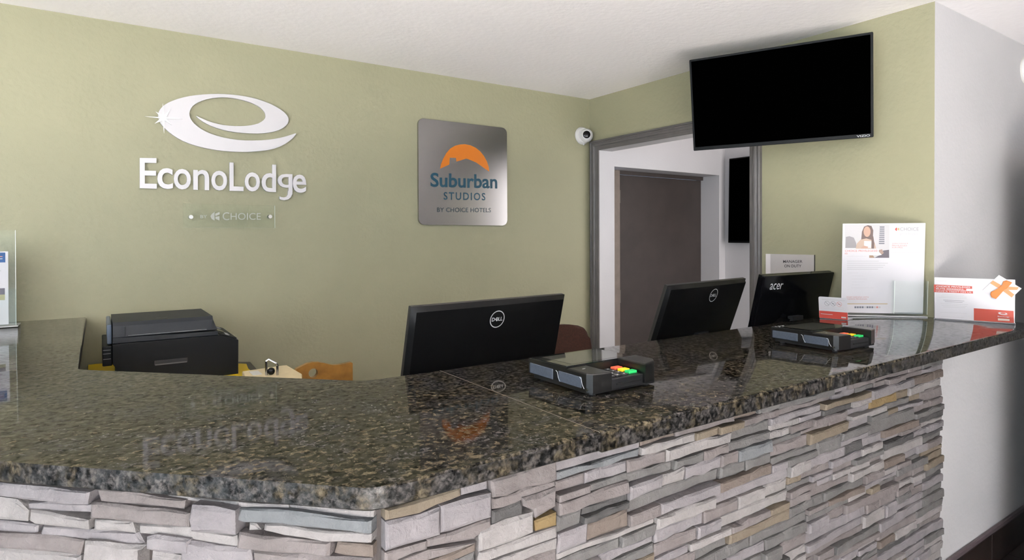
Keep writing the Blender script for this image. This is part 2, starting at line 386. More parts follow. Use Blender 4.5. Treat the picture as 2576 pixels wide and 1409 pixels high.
def stone_mat(i, c, c2):
    m = bpy.data.materials.new('split_stone_%d' % i); m.use_nodes = True; nt = m.node_tree; N = nt.nodes; L = nt.links; p = N['Principled BSDF']
    tc = N.new('ShaderNodeTexCoord'); n = N.new('ShaderNodeTexNoise'); n.inputs['Scale'].default_value = 14; n.inputs['Detail'].default_value = 6; n.inputs['Roughness'].default_value = .65
    L.new(tc.outputs['Object'], n.inputs['Vector']); r = N.new('ShaderNodeValToRGB'); r.color_ramp.elements[0].position = .32; r.color_ramp.elements[1].position = .68
    r.color_ramp.elements[0].color = (*c, 1); r.color_ramp.elements[1].color = (*c2, 1); L.new(n.outputs['Fac'], r.inputs['Fac']); L.new(r.outputs['Color'], p.inputs['Base Color'])
    p.inputs['Roughness'].default_value = .82; p.inputs['Specular IOR Level'].default_value = .25
    n2 = N.new('ShaderNodeTexNoise'); n2.inputs['Scale'].default_value = 38; n2.inputs['Detail'].default_value = 7; n2.inputs['Roughness'].default_value = .6; n2.inputs['Distortion'].default_value = .5
    L.new(tc.outputs['Object'], n2.inputs['Vector']); bp = N.new('ShaderNodeBump'); bp.inputs['Strength'].default_value = .8; bp.inputs['Distance'].default_value = .010
    L.new(n2.outputs['Fac'], bp.inputs['Height']); L.new(bp.outputs['Normal'], p.inputs['Normal']); return m
SM = {'lav': stone_mat(1, (0.1686, 0.1528, 0.1562), (0.2247, 0.2052, 0.2083)), 'mauve': stone_mat(2, (0.1379, 0.1180, 0.1132), (0.1839, 0.1608, 0.1557)),
      'grey': stone_mat(3, (0.1045, 0.0977, 0.0950), (0.1463, 0.1384, 0.1334)), 'dark': stone_mat(4, (0.0585, 0.0550, 0.0546), (0.0878, 0.0835, 0.0809)),
      'pale': stone_mat(5, (0.2006, 0.1832, 0.1771), (0.2658, 0.2442, 0.2377)), 'tan': stone_mat(6, (0.1421, 0.1120, 0.0809), (0.1797, 0.1465, 0.1112)),
      'ochre': stone_mat(7, (0.1756, 0.1180, 0.0526), (0.2090, 0.1506, 0.0768)), 'blue': stone_mat(8, (0.1242, 0.1276, 0.1312), (0.1656, 0.1680, 0.1713)),
      'rust': stone_mat(9, (0.1212, 0.0957, 0.0809), (0.1588, 0.1282, 0.1112))}
rng = random.Random(7)
def stone(poly, M, h, m, mb=None, wob=.0022, maxlen=.045, wave=0):
    """irregular split stone: wavy outline, chamfered rough front"""
    n = len(poly); a = sum(poly[i][0]*poly[(i+1) % n][1]-poly[(i+1) % n][0]*poly[i][1] for i in range(n))
    if a < 0: poly = poly[::-1]
    pts = []
    for i in range(n):
        p, q = Vector(poly[i]), Vector(poly[(i+1) % n]); k = max(1, min(5, round((q-p).length/maxlen)))
        for j in range(k):
            r = p.lerp(q, j/k)
            if j and wave and abs(q.x-p.x) > abs(q.y-p.y): r = r+Vector((0, wave*math.sin(r.x*38+p.y*900)*.5+wave*math.sin(r.x*85+p.y*300)*.4))
            pts.append(r+Vector((rng.uniform(-wob, wob), rng.uniform(-wob, wob))) if j else r+Vector((rng.uniform(-.0008, .0008), rng.uniform(-.0008, .0008))))
    cen = sum(pts, Vector((0, 0)))/len(pts); ht = max(p.y for p in pts)-min(p.y for p in pts)
    ch = min(.006, ht*.16); N = len(pts); vs = []
    tilt = rng.uniform(-.10, .10); tl = rng.uniform(-.03, .03)
    dep = lambda p: h+(p.y-cen.y)*tilt+(p.x-cen.x)*tl
    for p in pts: vs.append((p.x, p.y, 0))
    for p in pts: vs.append((p.x, p.y, max(.003, dep(p)-ch*rng.uniform(.5, 1.1))))
    inn = []
    for p in pts:
        d = p-cen; s = max(.2, 1-ch*1.5/max(1e-4, abs(d.y)+.3*abs(d.x)))
        q = Vector((cen.x+d.x*(1-.012/max(.02, abs(d.x)+.01)*.5), cen.y+d.y*s)); inn.append(q); vs.append((q.x, q.y, max(.004, dep(q)+rng.uniform(-.0012, .0012))))
    fs = [(i, (i+1) % N, N+(i+1) % N, N+i) for i in range(N)]+[(N+i, N+(i+1) % N, 2*N+(i+1) % N, 2*N+i) for i in range(N)]
    fs.append(tuple(range(2*N, 3*N)))
    b = bmesh.new(); bv = [b.verts.new(v) for v in vs]
    for f in fs:
        try: b.faces.new([bv[i] for i in f])
        except ValueError: pass
    bmesh.ops.triangulate(b, faces=[f for f in b.faces if len(f.verts) > 4])
    if mb is not None: mb.bm(b, M); return
    k = MB(); k.bm(b, M); k.build('stone', SM[m], cb)
M_R = frame((XC, YS, 0), (1, 0, 0), (0, 0, 1))          # straight face: local x along the counter, y up, z toward the lobby
dv = Vector((1, -1, 0)).normalized()
M_D = frame((XC, YS, 0), dv, (0, 0, 1))                 # angled face, local x runs up to 0 at the corner
Zt = ZT-TH-.011
# stones that the photograph shows near the camera, traced one by one (pixel outlines -> the face they lie on)
c1 = lambda *p: zz(0, 1190, 5.367, p)
c2 = lambda *p: zz(460, 1220, 5.152, p)
c3 = lambda *p: zz(940, 1160, 5.6, p)
DIAG = [
 ('pale', .012, c1((-300, 66), (1250, 190), (1250, 240), (-300, 100))),
 ('lav', .030, c1((-300, 105), (0, 130), (1240, 245), (1200, 415), (900, 410), (330, 340), (0, 305), (-300, 275))),
 ('pale', .022, c1((-150, 290), (0, 305), (260, 345), (390, 510), (380, 650), (0, 630), (-150, 615))),
 ('lav', .018, c1((400, 390), (700, 380), (1230, 430), (1230, 520), (600, 500), (420, 470))),
 ('pale', .028, c1((420, 490), (640, 510), (1230, 610), (1230, 750), (780, 715), (470, 690), (400, 640))),
 ('lav', .016, c1((-200, 620), (0, 640), (470, 690), (520, 700), (520, 820), (0, 800), (-200, 780))),
 ('lav', .020, c1((590, 710), (1240, 755), (1880, 800), (1990, 970), (1200, 900), (560, 830))),
 ('mauve', .026, c1((-200, 780), (0, 800), (560, 830), (1150, 900), (1090, 1110), (600, 1050), (0, 1000), (-200, 980))),
 ('pale', .022, c1((-200, 985), (0, 1005), (600, 1055), (1080, 1130), (1080, 1330), (-200, 1250))),
 ('pale', .034, c1((1165, 905), (1980, 980), (1870, 1000), (1870, 1380), (1140, 1340))),
 ('lav', .030, c1((2000, 850), (2120, 820), (2576, 890), (2576, 1100), (2060, 1040), (1990, 1020))),
 ('mauve', .022, c1((1330, 200), (1800, 240), (2500, 370), (2480, 490), (1380, 370))),
 ('mauve', .030, c1((1240, 400), (1300, 390), (2570, 530), (2570, 715), (2150, 685), (1750, 650), (1250, 590))),
 ('pale', .026, c1((1310, 610), (1800, 660), (1850, 800), (1300, 750))),
 ('pale', .020, [(352, 1315), (480, 1325), (596, 1347), (599, 1376), (480, 1357), (352, 1339)]),
 ('pale', .024, c1((2060, 1045), (2480, 1105), (2480, 1420), (2030, 1380))),
 ('pale', .012, c2((-350, 90), (720, 215), (720, 270), (-50, 185))),
 ('pale', .013, c2((722, 215), (1368, 255), (1368, 300), (740, 280))),
 ('pale', .011, c2((1372, 240), (2515, 335), (2515, 415), (1372, 310))),
 ('lav', .034, c2((155, 235), (700, 320), (690, 460), (690, 650), (480, 620), (110, 595), (105, 430))),
 ('blue', .024, c2((730, 300), (1200, 310), (2100, 420), (2515, 460), (2515, 620), (2200, 590), (1600, 530), (1200, 490), (800, 480), (700, 450))),
 ('pale', .018, c2((880, 485), (960, 492), (1030, 580), (870, 580))),
 ('pale', .026, c2((1080, 490), (1290, 495), (1900, 595), (2515, 630), (2515, 750), (2060, 725), (1850, 720), (1330, 630), (1070, 570))),
 ('mauve', .030, c2((740, 605), (1060, 660), (1370, 680), (1910, 740), (1910, 920), (1200, 860), (900, 830), (720, 800))),
 ('rust', .018, c2((2010, 735), (2480, 765), (2515, 940), (2120, 910), (1970, 880))),
 ('lav', .026, c2((0, 695), (715, 805), (880, 825), (900, 960), (880, 1150), (0, 1080))),
 ('mauve', .022, c2((910, 845), (1300, 890), (2450, 950), (2515, 1190), (950, 1150))),
]
for m, h, pts in DIAG:
    poly = [(min(x, -.004), min(y, Zt)) for x, y in px2(M_D, pts, h*.8)]
    stone(poly, M_D, h, m)
NEAR = [
 ('tan', .022, c3((75, 700), (1215, 370), (1225, 480), (1100, 540), (900, 610), (640, 720), (260, 800), (80, 850))),
 ('lav', .018, c3((1230, 375), (1590, 255), (1590, 380), (1230, 480))),
 ('lav', .026, c3((85, 875), (260, 830), (640, 750), (930, 640), (930, 1030), (740, 1095), (400, 1195), (90, 1290))),
 ('lav', .028, c3((940, 632), (1640, 440), (1650, 790), (1450, 850), (1100, 980), (940, 1020))),
 ('mauve', .022, c3((940, 1035), (1100, 990), (1470, 855), (1640, 805), (1640, 930), (1440, 1005), (1430, 1100), (760, 1220), (750, 1100))),
 ('mauve', .020, c3((90, 1300), (740, 1110), (745, 1230), (560, 1290), (340, 1394), (90, 1480))),
 ('mauve', .026, c3((350, 1405), (760, 1240), (1430, 1115), (1430, 1130), (1000, 1310), (500, 1480), (350, 1500))),
 ('rust', .020, c3((520, 1480), (1000, 1320), (1430, 1140), (1420, 1250), (1180, 1370), (520, 1600))),
 ('mauve', .030, c3((1640, 270), (2340, 20), (2570, -50), (2570, 250), (2400, 330), (2150, 350), (2000, 420), (1870, 480), (1660, 510))),
 ('mauve', .022, c3((1660, 520), (1990, 440), (2150, 360), (2560, 270), (2560, 335), (2200, 480), (1970, 590), (1810, 650), (1660, 670))),
 ('dark', .024, c3((1660, 690), (1830, 650), (2060, 550), (2090, 620), (2080, 740), (1860, 810), (1650, 880))),
 ('mauve', .030, c3((2090, 515), (2565, 365), (2565, 640), (2260, 790), (2250, 690), (2105, 640))),
 ('pale', .026, c3((1650, 910), (1860, 820), (2240, 710), (2250, 1000), (1480, 1280), (1480, 990))),
 ('ochre', .022, c3((2260, 840), (2565, 720), (2565, 900), (2270, 980))),
 ('pale', .024, c3((1480, 1290), (2260, 1005), (2565, 910), (2565, 1060), (2100, 1230), (1650, 1394), (1460, 1450))),
 ('pale', .028, c3((1660, 1405), (2100, 1242), (2565, 1072), (2565, 1230), (2250, 1330), (1900, 1480), (1660, 1500))),
 ('mauve', .022, c3((1910, 1490), (2250, 1342), (2565, 1240), (2565, 1520), (1910, 1660))),
 ('mauve', .020, c3((1465, 1462), (1650, 1405), (1652, 1640), (1465, 1640))),
 ('grey', .020, c3((1190, 1385), (1415, 1270), (1415, 1500), (1190, 1560))),
]
for m, h, pts in NEAR:
    stone([(max(x, .004), min(y, Zt)) for x, y in px2(M_R, pts, h*.8)], M_R, h, m)
UR = px2(M_R, [(1400, 1200)], .02)[0][0]               # the traced patch ends here
def ledger(x0, x1, z0, z1, out, r):
    """guillotine split of a panel into stones"""
    w_, h_ = x1-x0, z1-z0
    if h_ > .062 or (h_ > .036 and r.random() < .72 and w_ > .09):
        k = z0+h_*r.uniform(.36, .64); ledger(x0, x1, z0, k, out, r); ledger(x0, x1, k, z1, out, r)
    elif w_ > .34 or (w_ > .19 and r.random() < .6):
        k = x0+w_*r.uniform(.3, .7); ledger(x0, k, z0, z1, out, r); ledger(k, x1, z0, z1, out, r)
    else: out.append((x0, x1, z0, z1))
def panels(u0, u1, z0, z1, seed):
    r = random.Random(seed); out = []; z = z1; row = 0
    while z > z0+.02:
        zb = max(z0, z-.152); u = u0; first = True
        while u < u1-.01:
            L_ = r.uniform(.2, .5) if first else .55; first = False
            e_ = min(u1, u+L_)
            if u1-e_ < .12: e_ = u1
            ledger(u, e_, zb, z, out, r); u = e_
        z = zb; row += 1
    return out
LENR = 2.655-XC
vis, rest = [], []
def visible(x, z):
    P = M_R @ Vector((x, z, .02)); d = P-CAM; dz = d.dot(F_); return CY-FPX*d.dot(U_)/dz < 1425
for q in panels(UR, LENR-.004, .003, Zt, 21): (vis if visible(q[0], q[3]) or visible(q[1], q[3]) else rest).append(q)
# only what lies below the frame, left of the patch edge
zlow = [px2(M_R, [(u, 1440)], .02)[0] for u in (960, 1395)]
for q in panels(.004, UR, .003, min(z for _, z in zlow)-.005, 5): rest.append(q)
KIND = ['mauve']*16+['lav']*12+['grey']*14+['pale']*10+['dark']*3+['tan']*3+['rust']*3+['blue']
def jit(q, r, g=.0009):
    x0, x1, z0, z1 = q; h_ = z1-z0; s = r.uniform(-.05, .05)*h_; s2 = r.uniform(-.05, .05)*h_; e0 = r.uniform(-.10, .10)*h_; e1 = r.uniform(-.10, .10)*h_
    return [(x0+g+e0*.5, z0+g+max(0, s)), (x1-g+min(0, e1), z0+g+max(0, -s)), (x1-g-max(0, e1)*.4, z1-g-max(0, s2)), (x0+g+max(0, e0), z1-g-max(0, -s2))]
rv = random.Random(11); vis.sort(key=lambda q: -(q[1]-q[0])*(q[3]-q[2]))
room = 300-len(DIAG)-len(NEAR)
for i, q in enumerate(vis):
    if i >= room: rest.append(q); continue
    stone(jit(q, rv), M_R, rv.uniform(.012, .030), 'ochre' if i in (40, 95) else rv.choice(KIND), maxlen=.038, wave=.0030)
mbs = {k: MB() for k in ('mauve', 'lav', 'grey', 'pale', 'tan')}
ks = list(mbs)
for q in rest: stone(jit(q, rv), M_R, rv.uniform(.010, .034), 'lav', mbs[rv.choice(ks)], maxlen=.09)
LEND = (XC-XSO)*math.sqrt(2)
zd = min(px2(M_D, [(0, 1440)], .02)[0][1], px2(M_D, [(940, 1440)], .02)[0][1])-.01
ul = px2(M_D, [(-40, 1300)], .02)[0][0]
for q in panels(-LEND, -.004, .003, zd, 9)+panels(-LEND, ul, zd, Zt, 10): stone(jit(q, rv), M_D, rv.uniform(.010, .034), 'lav', mbs[rv.choice(ks)], maxlen=.09)
M_L = frame((XSO, YA-.003, 0), (0, -1, 0), (0, 0, 1))
for q in panels(.004, YA-.003-(CS-XSO)-.004, .003, Zt, 12): stone(jit(q, rv), M_L, rv.uniform(.010, .034), 'lav', mbs[rv.choice(ks)], maxlen=.09)
for k, m in mbs.items():
    if m.v: o = m.build('stone_cladding', SM[k], cb); o['kind'] = 'stuff'
# ------------------------------------------------------------------ signs on the green back wall
M_A = frame((0, YA, 0), (1, 0, 0), (0, 0, 1)); M_B = frame((XB, 0, 0), (0, -1, 0), (0, 0, 1)); M_Cw = frame((0, YC, 0), (1, 0, 0), (0, 0, 1))
M_let = mat('silver_letter', (0.56, 0.54, 0.55), .38, metal=.15, spec=.5)
M_star = mat('bright_star', (0.72, 0.70, 0.69), .3)
SW = [(1578, 472), (1530, 530), (1450, 585), (1350, 622), (1200, 640), (1080, 643), (950, 637), (800, 617), (650, 580), (540, 535), (450, 475), (390, 420), (355, 370), (342, 320), (352, 275), (390, 232), (450, 197), (540, 165), (650, 142), (780, 130), (900, 128), (1020, 136), (1150, 155), (1260, 185), (1370, 230), (1450, 280), (1495, 325), (1503, 360), (1490, 400), (1440, 440), (1360, 467), (1250, 480), (1130, 477), (1000, 465), (880, 437), (790, 402), (720, 360), (668, 316),
      (730, 345), (800, 375), (900, 402), (1000, 413), (1100, 414), (1180, 405), (1250, 385), (1290, 355), (1300, 320), (1285, 280), (1240, 240), (1170, 205), (1080, 178), (980, 160), (890, 158), (800, 168), (720, 192), (660, 225), (625, 265), (617, 310), (630, 355), (670, 400), (740, 450), (830, 490), (950, 522), (1080, 540), (1220, 542), (1350, 532), (1460, 510), (1530, 488)]
lo = thing('wall_lettering', 'silver raised swoosh emblem above a row of silver letters on green wall', 'sign', (.5, YA, 1.8)); off = Vector((.5, YA, 1.8))
swp = px2(M_A, smoothpoly(zz(300, 200, 3.5233, SW), 1), .014)
MB().prism(swp, M_A, .003, .016, .0012).build('swoosh', M_let, lo, off=off)
ctr = (392, 340); tips = [(228, 328), (322, 285), (385, 210), (452, 268), (560, 352), (466, 405), (397, 478), (312, 392)]
st = []
for i, t in enumerate(tips):
    st.append(t); a = tips[(i+1) % 8]; m_ = ((t[0]+a[0])/2-ctr[0], (t[1]+a[1])/2-ctr[1]); l_ = math.hypot(*m_); st.append((ctr[0]+m_[0]/l_*26, ctr[1]+m_[1]/l_*26))
MB().prism(px2(M_A, zz(300, 200, 3.5233, st), .018), M_A, .0161, .020).build('star', M_star, lo, off=off)
yb = lambda x: 473.6+.0285*(x-354); yc = lambda x: 397.3+.05*(x-351.7); yx = lambda x: 422.8+.0485*(x-413.5)
for ch, a, c in (('E', 182, 333), ('c', 338, 476), ('o', 483, 635), ('n', 657, 797), ('o', 817, 957), ('L', 978, 1102), ('o', 1113, 1247), ('d', 1263, 1390), ('g', 1405, 1535), ('e', 1537, 1658)):
    x0 = 300+a/3.5233; x1 = 300+c/3.5233; tp = yc if ch in 'ELd' else yx; bt = (lambda x: 503.4) if ch == 'g' else yb
    if ch == 'E': tp = lambda x: 397.3+.012*(x-351.7)
    q = px2(M_A, [(x0, tp(x0)), (x1, tp(x1)), (x1, bt(x1)), (x0, bt(x0))], .014)
    m_ = MB()
    if ch == 'g':   # single-storey g: bowl and stem with an open hook
        q = px2(M_A, [(x0, tp(x0)), (x1, tp(x1)), (x1, 489), (x0, 487)], .014); text(m_, 'q', M_A, 0, 0, 0, 0, .003, .014, bold=.012, quad=q)
        m_.prism(px2(M_A, zz(300, 200, 3.5233, [(1536, 985), (1534, 1015), (1520, 1045), (1497, 1063), (1465, 1070), (1440, 1067), (1422, 1060), (1420, 1037), (1440, 1043), (1462, 1045), (1482, 1038), (1494, 1020), (1497, 985)]), .014), M_A, .003, .0139)
    else: text(m_, ch, M_A, 0, 0, 0, 0, .003, .014, bold=.012, quad=q)
    m_.build('letter', M_let, lo, off=off)
# clear plate with the sub-brand, on two stand-offs
sp = thing('acrylic_plate_sign', 'small clear acrylic plate on two stand-offs under the silver letters', 'sign', (.49, YA, 1.57)); off = Vector((.49, YA, 1.57))
MB().box(.303, .683, YA-.026, YA-.022, 1.512, 1.617, .0008, 1).build('plate', clear_mat('clear_acrylic'), sp, off=off)
M_edge = mat('acrylic_edge', (0.70, 0.76, 0.70), .2)
MB().box(.6831, .6842, YA-.026, YA-.022, 1.512, 1.617).build('plate_edge', M_edge, sp, off=off)
M_chrome = mat('chrome', (0.45, 0.45, 0.45), .2, metal=1)
for u, v in ((480, 546), (679, 545)):
    p = hit(u, v, (0, YA-.02, 0), (0, 1, 0)); MB().cyl((p.x, YA-.0005, p.z), (p.x, YA-.030, p.z), .0085, n=20).build('standoff', mat('satin_steel', (0.45, 0.44, 0.42), .35, metal=.9), sp, off=off)
M_frost = mat('frosted_print', (0.42, 0.42, 0.37), .55)
def tq(mb, s, M, px, d, bold=0., shear=0., space=1.):
    """flat print: text filling the pixel quad TL, TR, BR, BL on plane M at height d"""
    text(mb, s, M, 0, 0, 0, 0, d, None, bold, shear, space, quad=px2(M, px, d)); return mb
def qd(x0, x1, y0, y1): return [(x0, y0), (x1, y0), (x1, y1), (x0, y1)]
m_ = MB(); tq(m_, 'BY', M_A, qd(504, 521, 541, 549), .0262, .01); tq(m_, 'C', M_A, qd(560, 577, 534, 554), .0262); tq(m_, 'HOICE', M_A, qd(580, 656, 536, 553), .0262)
m_.build('lettering', M_frost, sp, off=off)
m_ = MB(); zc = lambda *p: px2(M_A, zz(300, 200, 3.5233, p), .0262)
m_.flat(zc((885, 1172), (850, 1172), (822, 1190), (808, 1212), (820, 1238), (845, 1250), (845, 1172)), M_A, .0262); m_.flat(zc((850, 1190), (888, 1175), (890, 1195), (852, 1212)), M_A, .0263); m_.flat(zc((852, 1216), (888, 1212), (888, 1250), (852, 1235)), M_A, .0263)
m_.build('emblem', M_frost, sp, off=off)

def brushed():
    m = bpy.data.materials.new('brushed_steel'); m.use_nodes = True; nt = m.node_tree; N = nt.nodes; L = nt.links; p = N['Principled BSDF']
    p.inputs['Metallic'].default_value = 1; p.inputs['Base Color'].default_value = (.36, .35, .35, 1); p.inputs['Roughness'].default_value = .24
    p.inputs['Anisotropic'].default_value = .4
    tc = N.new('ShaderNodeTexCoord'); mp = N.new('ShaderNodeMapping'); mp.inputs['Scale'].default_value = (6, 60, 900); n = N.new('ShaderNodeTexNoise'); n.inputs['Scale'].default_value = 1; n.inputs['Detail'].default_value = 3
    L.new(tc.outputs['Object'], mp.inputs['Vector']); L.new(mp.outputs['Vector'], n.inputs['Vector'])
    bp = N.new('ShaderNodeBump'); bp.inputs['Strength'].default_value = .12; bp.inputs['Distance'].default_value = .0006; L.new(n.outputs['Fac'], bp.inputs['Height']); L.new(bp.outputs['Normal'], p.inputs['Normal']); return m
sb = thing('metal_sign', 'square brushed steel sign with orange sun emblem and blue lettering on green wall', 'sign', (1.712, YA, 1.82)); off = Vector((1.712, YA, 1.82))
MB().prism(rrect(1.426, 1.999, 1.533, 2.112, .032, 8), M_A, .004, .018, .001).build('plate', brushed(), sb, off=off)
MB().prism(rrect(1.45, 1.975, 1.56, 2.09, .03), M_A, 0.0002, .0039).build('backing', mat('sign_backing', (70, 66, 60), .6), sb, off=off)
zs = lambda *p: zz(1000, 260, 4.144, p)
M_or = mat('sun_orange', (0.62, 0.17, 0.008), .4); M_bl = mat('print_blue', (0.0031, 0.0589, 0.0961), .4); M_bl2 = mat('print_slate', (0.0124, 0.0372, 0.0527), .4)
sun = zs((443, 683), (453, 635), (475, 580), (508, 520), (550, 472), (600, 442), (650, 429), (700, 426), (760, 437), (815, 463), (860, 498), (900, 548), (932, 605), (950, 660), (956, 712), (820, 617), (740, 583), (715, 577), (615, 608), (608, 568), (545, 568), (540, 638))
MB().flat(px2(M_A, sun, .0183), M_A, .0183).build('sun_emblem', M_or, sb, off=off)
m_ = MB(); tq(m_, 'Suburban', M_A, zs((344, 722), (1040, 745), (1040, 890), (344, 872)), .0183, .022); m_.build('lettering', M_bl, sb, off=off)
m_ = MB(); tq(m_, 'STUDIOS', M_A, zs((482, 925), (915, 935), (915, 1012), (482, 1005)), .0183, .012, space=1.25); m_.build('lettering', M_bl, sb, off=off)
m_ = MB(); tq(m_, 'BY CHOICE HOTELS', M_A, zs((412, 1087), (973, 1092), (973, 1136), (412, 1132)), .0183, .0); m_.build('lettering', M_bl2, sb, off=off)

# ------------------------------------------------------------------ wall cameras
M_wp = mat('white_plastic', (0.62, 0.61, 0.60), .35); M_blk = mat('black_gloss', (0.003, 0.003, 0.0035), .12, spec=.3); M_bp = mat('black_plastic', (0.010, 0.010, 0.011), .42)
p = hit(1463, 342, (0, YA, 0), (0, 1, 0)); dc = thing('dome_camera', 'white dome security camera with black lens at wall corner above doorway', 'security camera', (p.x, YA, p.z))
Md = frame((0, 0, 0), (1, 0, 0), (0, 0, 1))
MB().lathe([(.056, .0003), (.058, .006), (.054, .018), (.048, .026)], Md).build('base', M_wp, dc, smooth=True)
ld = (CAM-Vector((p.x, YA, p.z))).normalized(); ld = (ld+Vector((.10, 0, -.12))).normalized(); c0 = Vector((.008, -.036, -.002))
Ml = frame(c0, ld.cross(Vector((0, 0, 1))), (0, 0, 1)); Ml = frame(c0, Vector((0, 0, 1)).cross(ld), (0, 0, 1))
MB().ball(c0, .045, 28, 18).build('housing', M_wp, dc, smooth=True)
MB().lathe([(.030, .034), (.030, .0365), (.028, .038)], Ml).build('lens_ring', M_wp, dc, smooth=True)
MB().lathe([(.024, .037), (.024, .0425), (.017, .046), (.006, .047)], Ml).build('lens', M_blk, dc, smooth=True)
MB().ball((.0, -.02, -.058), .006, 10, 8).build('screw', M_wp, dc)
p = hit(2578, 178, (0, YC, 0), (0, 1, 0)); sd = thing('wall_detector', 'round white detector mounted high on the white wall', 'detector', (p.x, YC, p.z))
MB().lathe([(.062, .0003), (.062, .018), (.056, .030), (.040, .038), (.012, .040)], Md).build('housing', M_wp, sd, smooth=True)
MB().lathe([(.064, .0002), (.064, .006)], Md).build('mounting_ring', mat('offwhite_plastic', (0.6, 0.58, 0.54), .5), sd)

# ------------------------------------------------------------------ televisions
def tv(name, label, TL, a, up, w_, h_, logo=False, wallpt=None):
    M = frame(TL, a, up); c_ = M @ Vector((w_/2, -h_/2, -.03)); t = thing(name, label, 'television', c_, 0, 'wall televisions'); of = Vector(c_)
    MB().prism(rrect(0, w_, -h_, 0, .004, 3), M, -.022, 0, .0015).build('bezel', mat('tv_bezel', (0.002, 0.002, 0.0022), .45, spec=.15), t, off=of)
    MB().box(.009, w_-.009, -h_+.016, -.009, .0001, .0006, M=M).build('screen', mat('screen_black', (0.0002, 0.0002, 0.0002), .5, spec=.0), t, off=of)
    MB().prism(rrect(w_*.12, w_*.88, -h_*.92, -h_*.2, .02), M, -.05, -.0222, .004).build('back_housing', M_bp, t, off=of)
    if logo:
        m_ = MB(); text(m_, 'VIZIO', M, w_-.060, w_-.012, -h_+.004, -h_+.0125, .0004, None, .02); m_.build('logo', mat('logo_grey', (0.30, 0.30, 0.31), .4), t, off=of)
    if wallpt:
        q0 = M @ Vector((w_/2, -h_/2, -.05)); q1 = Vector(wallpt)
        m_ = MB(); m_.tube([q0, q0.lerp(q1, .5)+Vector((0, .06, 0)), q1], .014); m_.build('mount_arm', M_bp, t, off=of)
        MB().box(q1.x-.008, q1.x-.0005, q1.y-.06, q1.y+.06, q1.z-.1, q1.z+.1, .002).build('wall_plate', M_bp, t, off=of)
    return t
ya, ti = math.radians(-66.0), math.radians(-9.7); a = Vector((math.cos(ya), math.sin(ya), 0)); n = Vector((a.y, -a.x, 0)); up = Vector((0, 0, 1))*math.cos(ti)-n*math.sin(ti)
tv('television', 'black flat television angled out from green wall above the doorway', (2.2198, 1.875, 2.2684), a, up, .73, .4117, True, (XB, 1.56, 2.06))
tv('television', 'black flat television on white wall seen through the doorway', (HX-.05, 2.915, 2.047), (0, -1, 0), (.02, 0, 1), 1.08, .632, False, (HX, 2.37, 1.73))

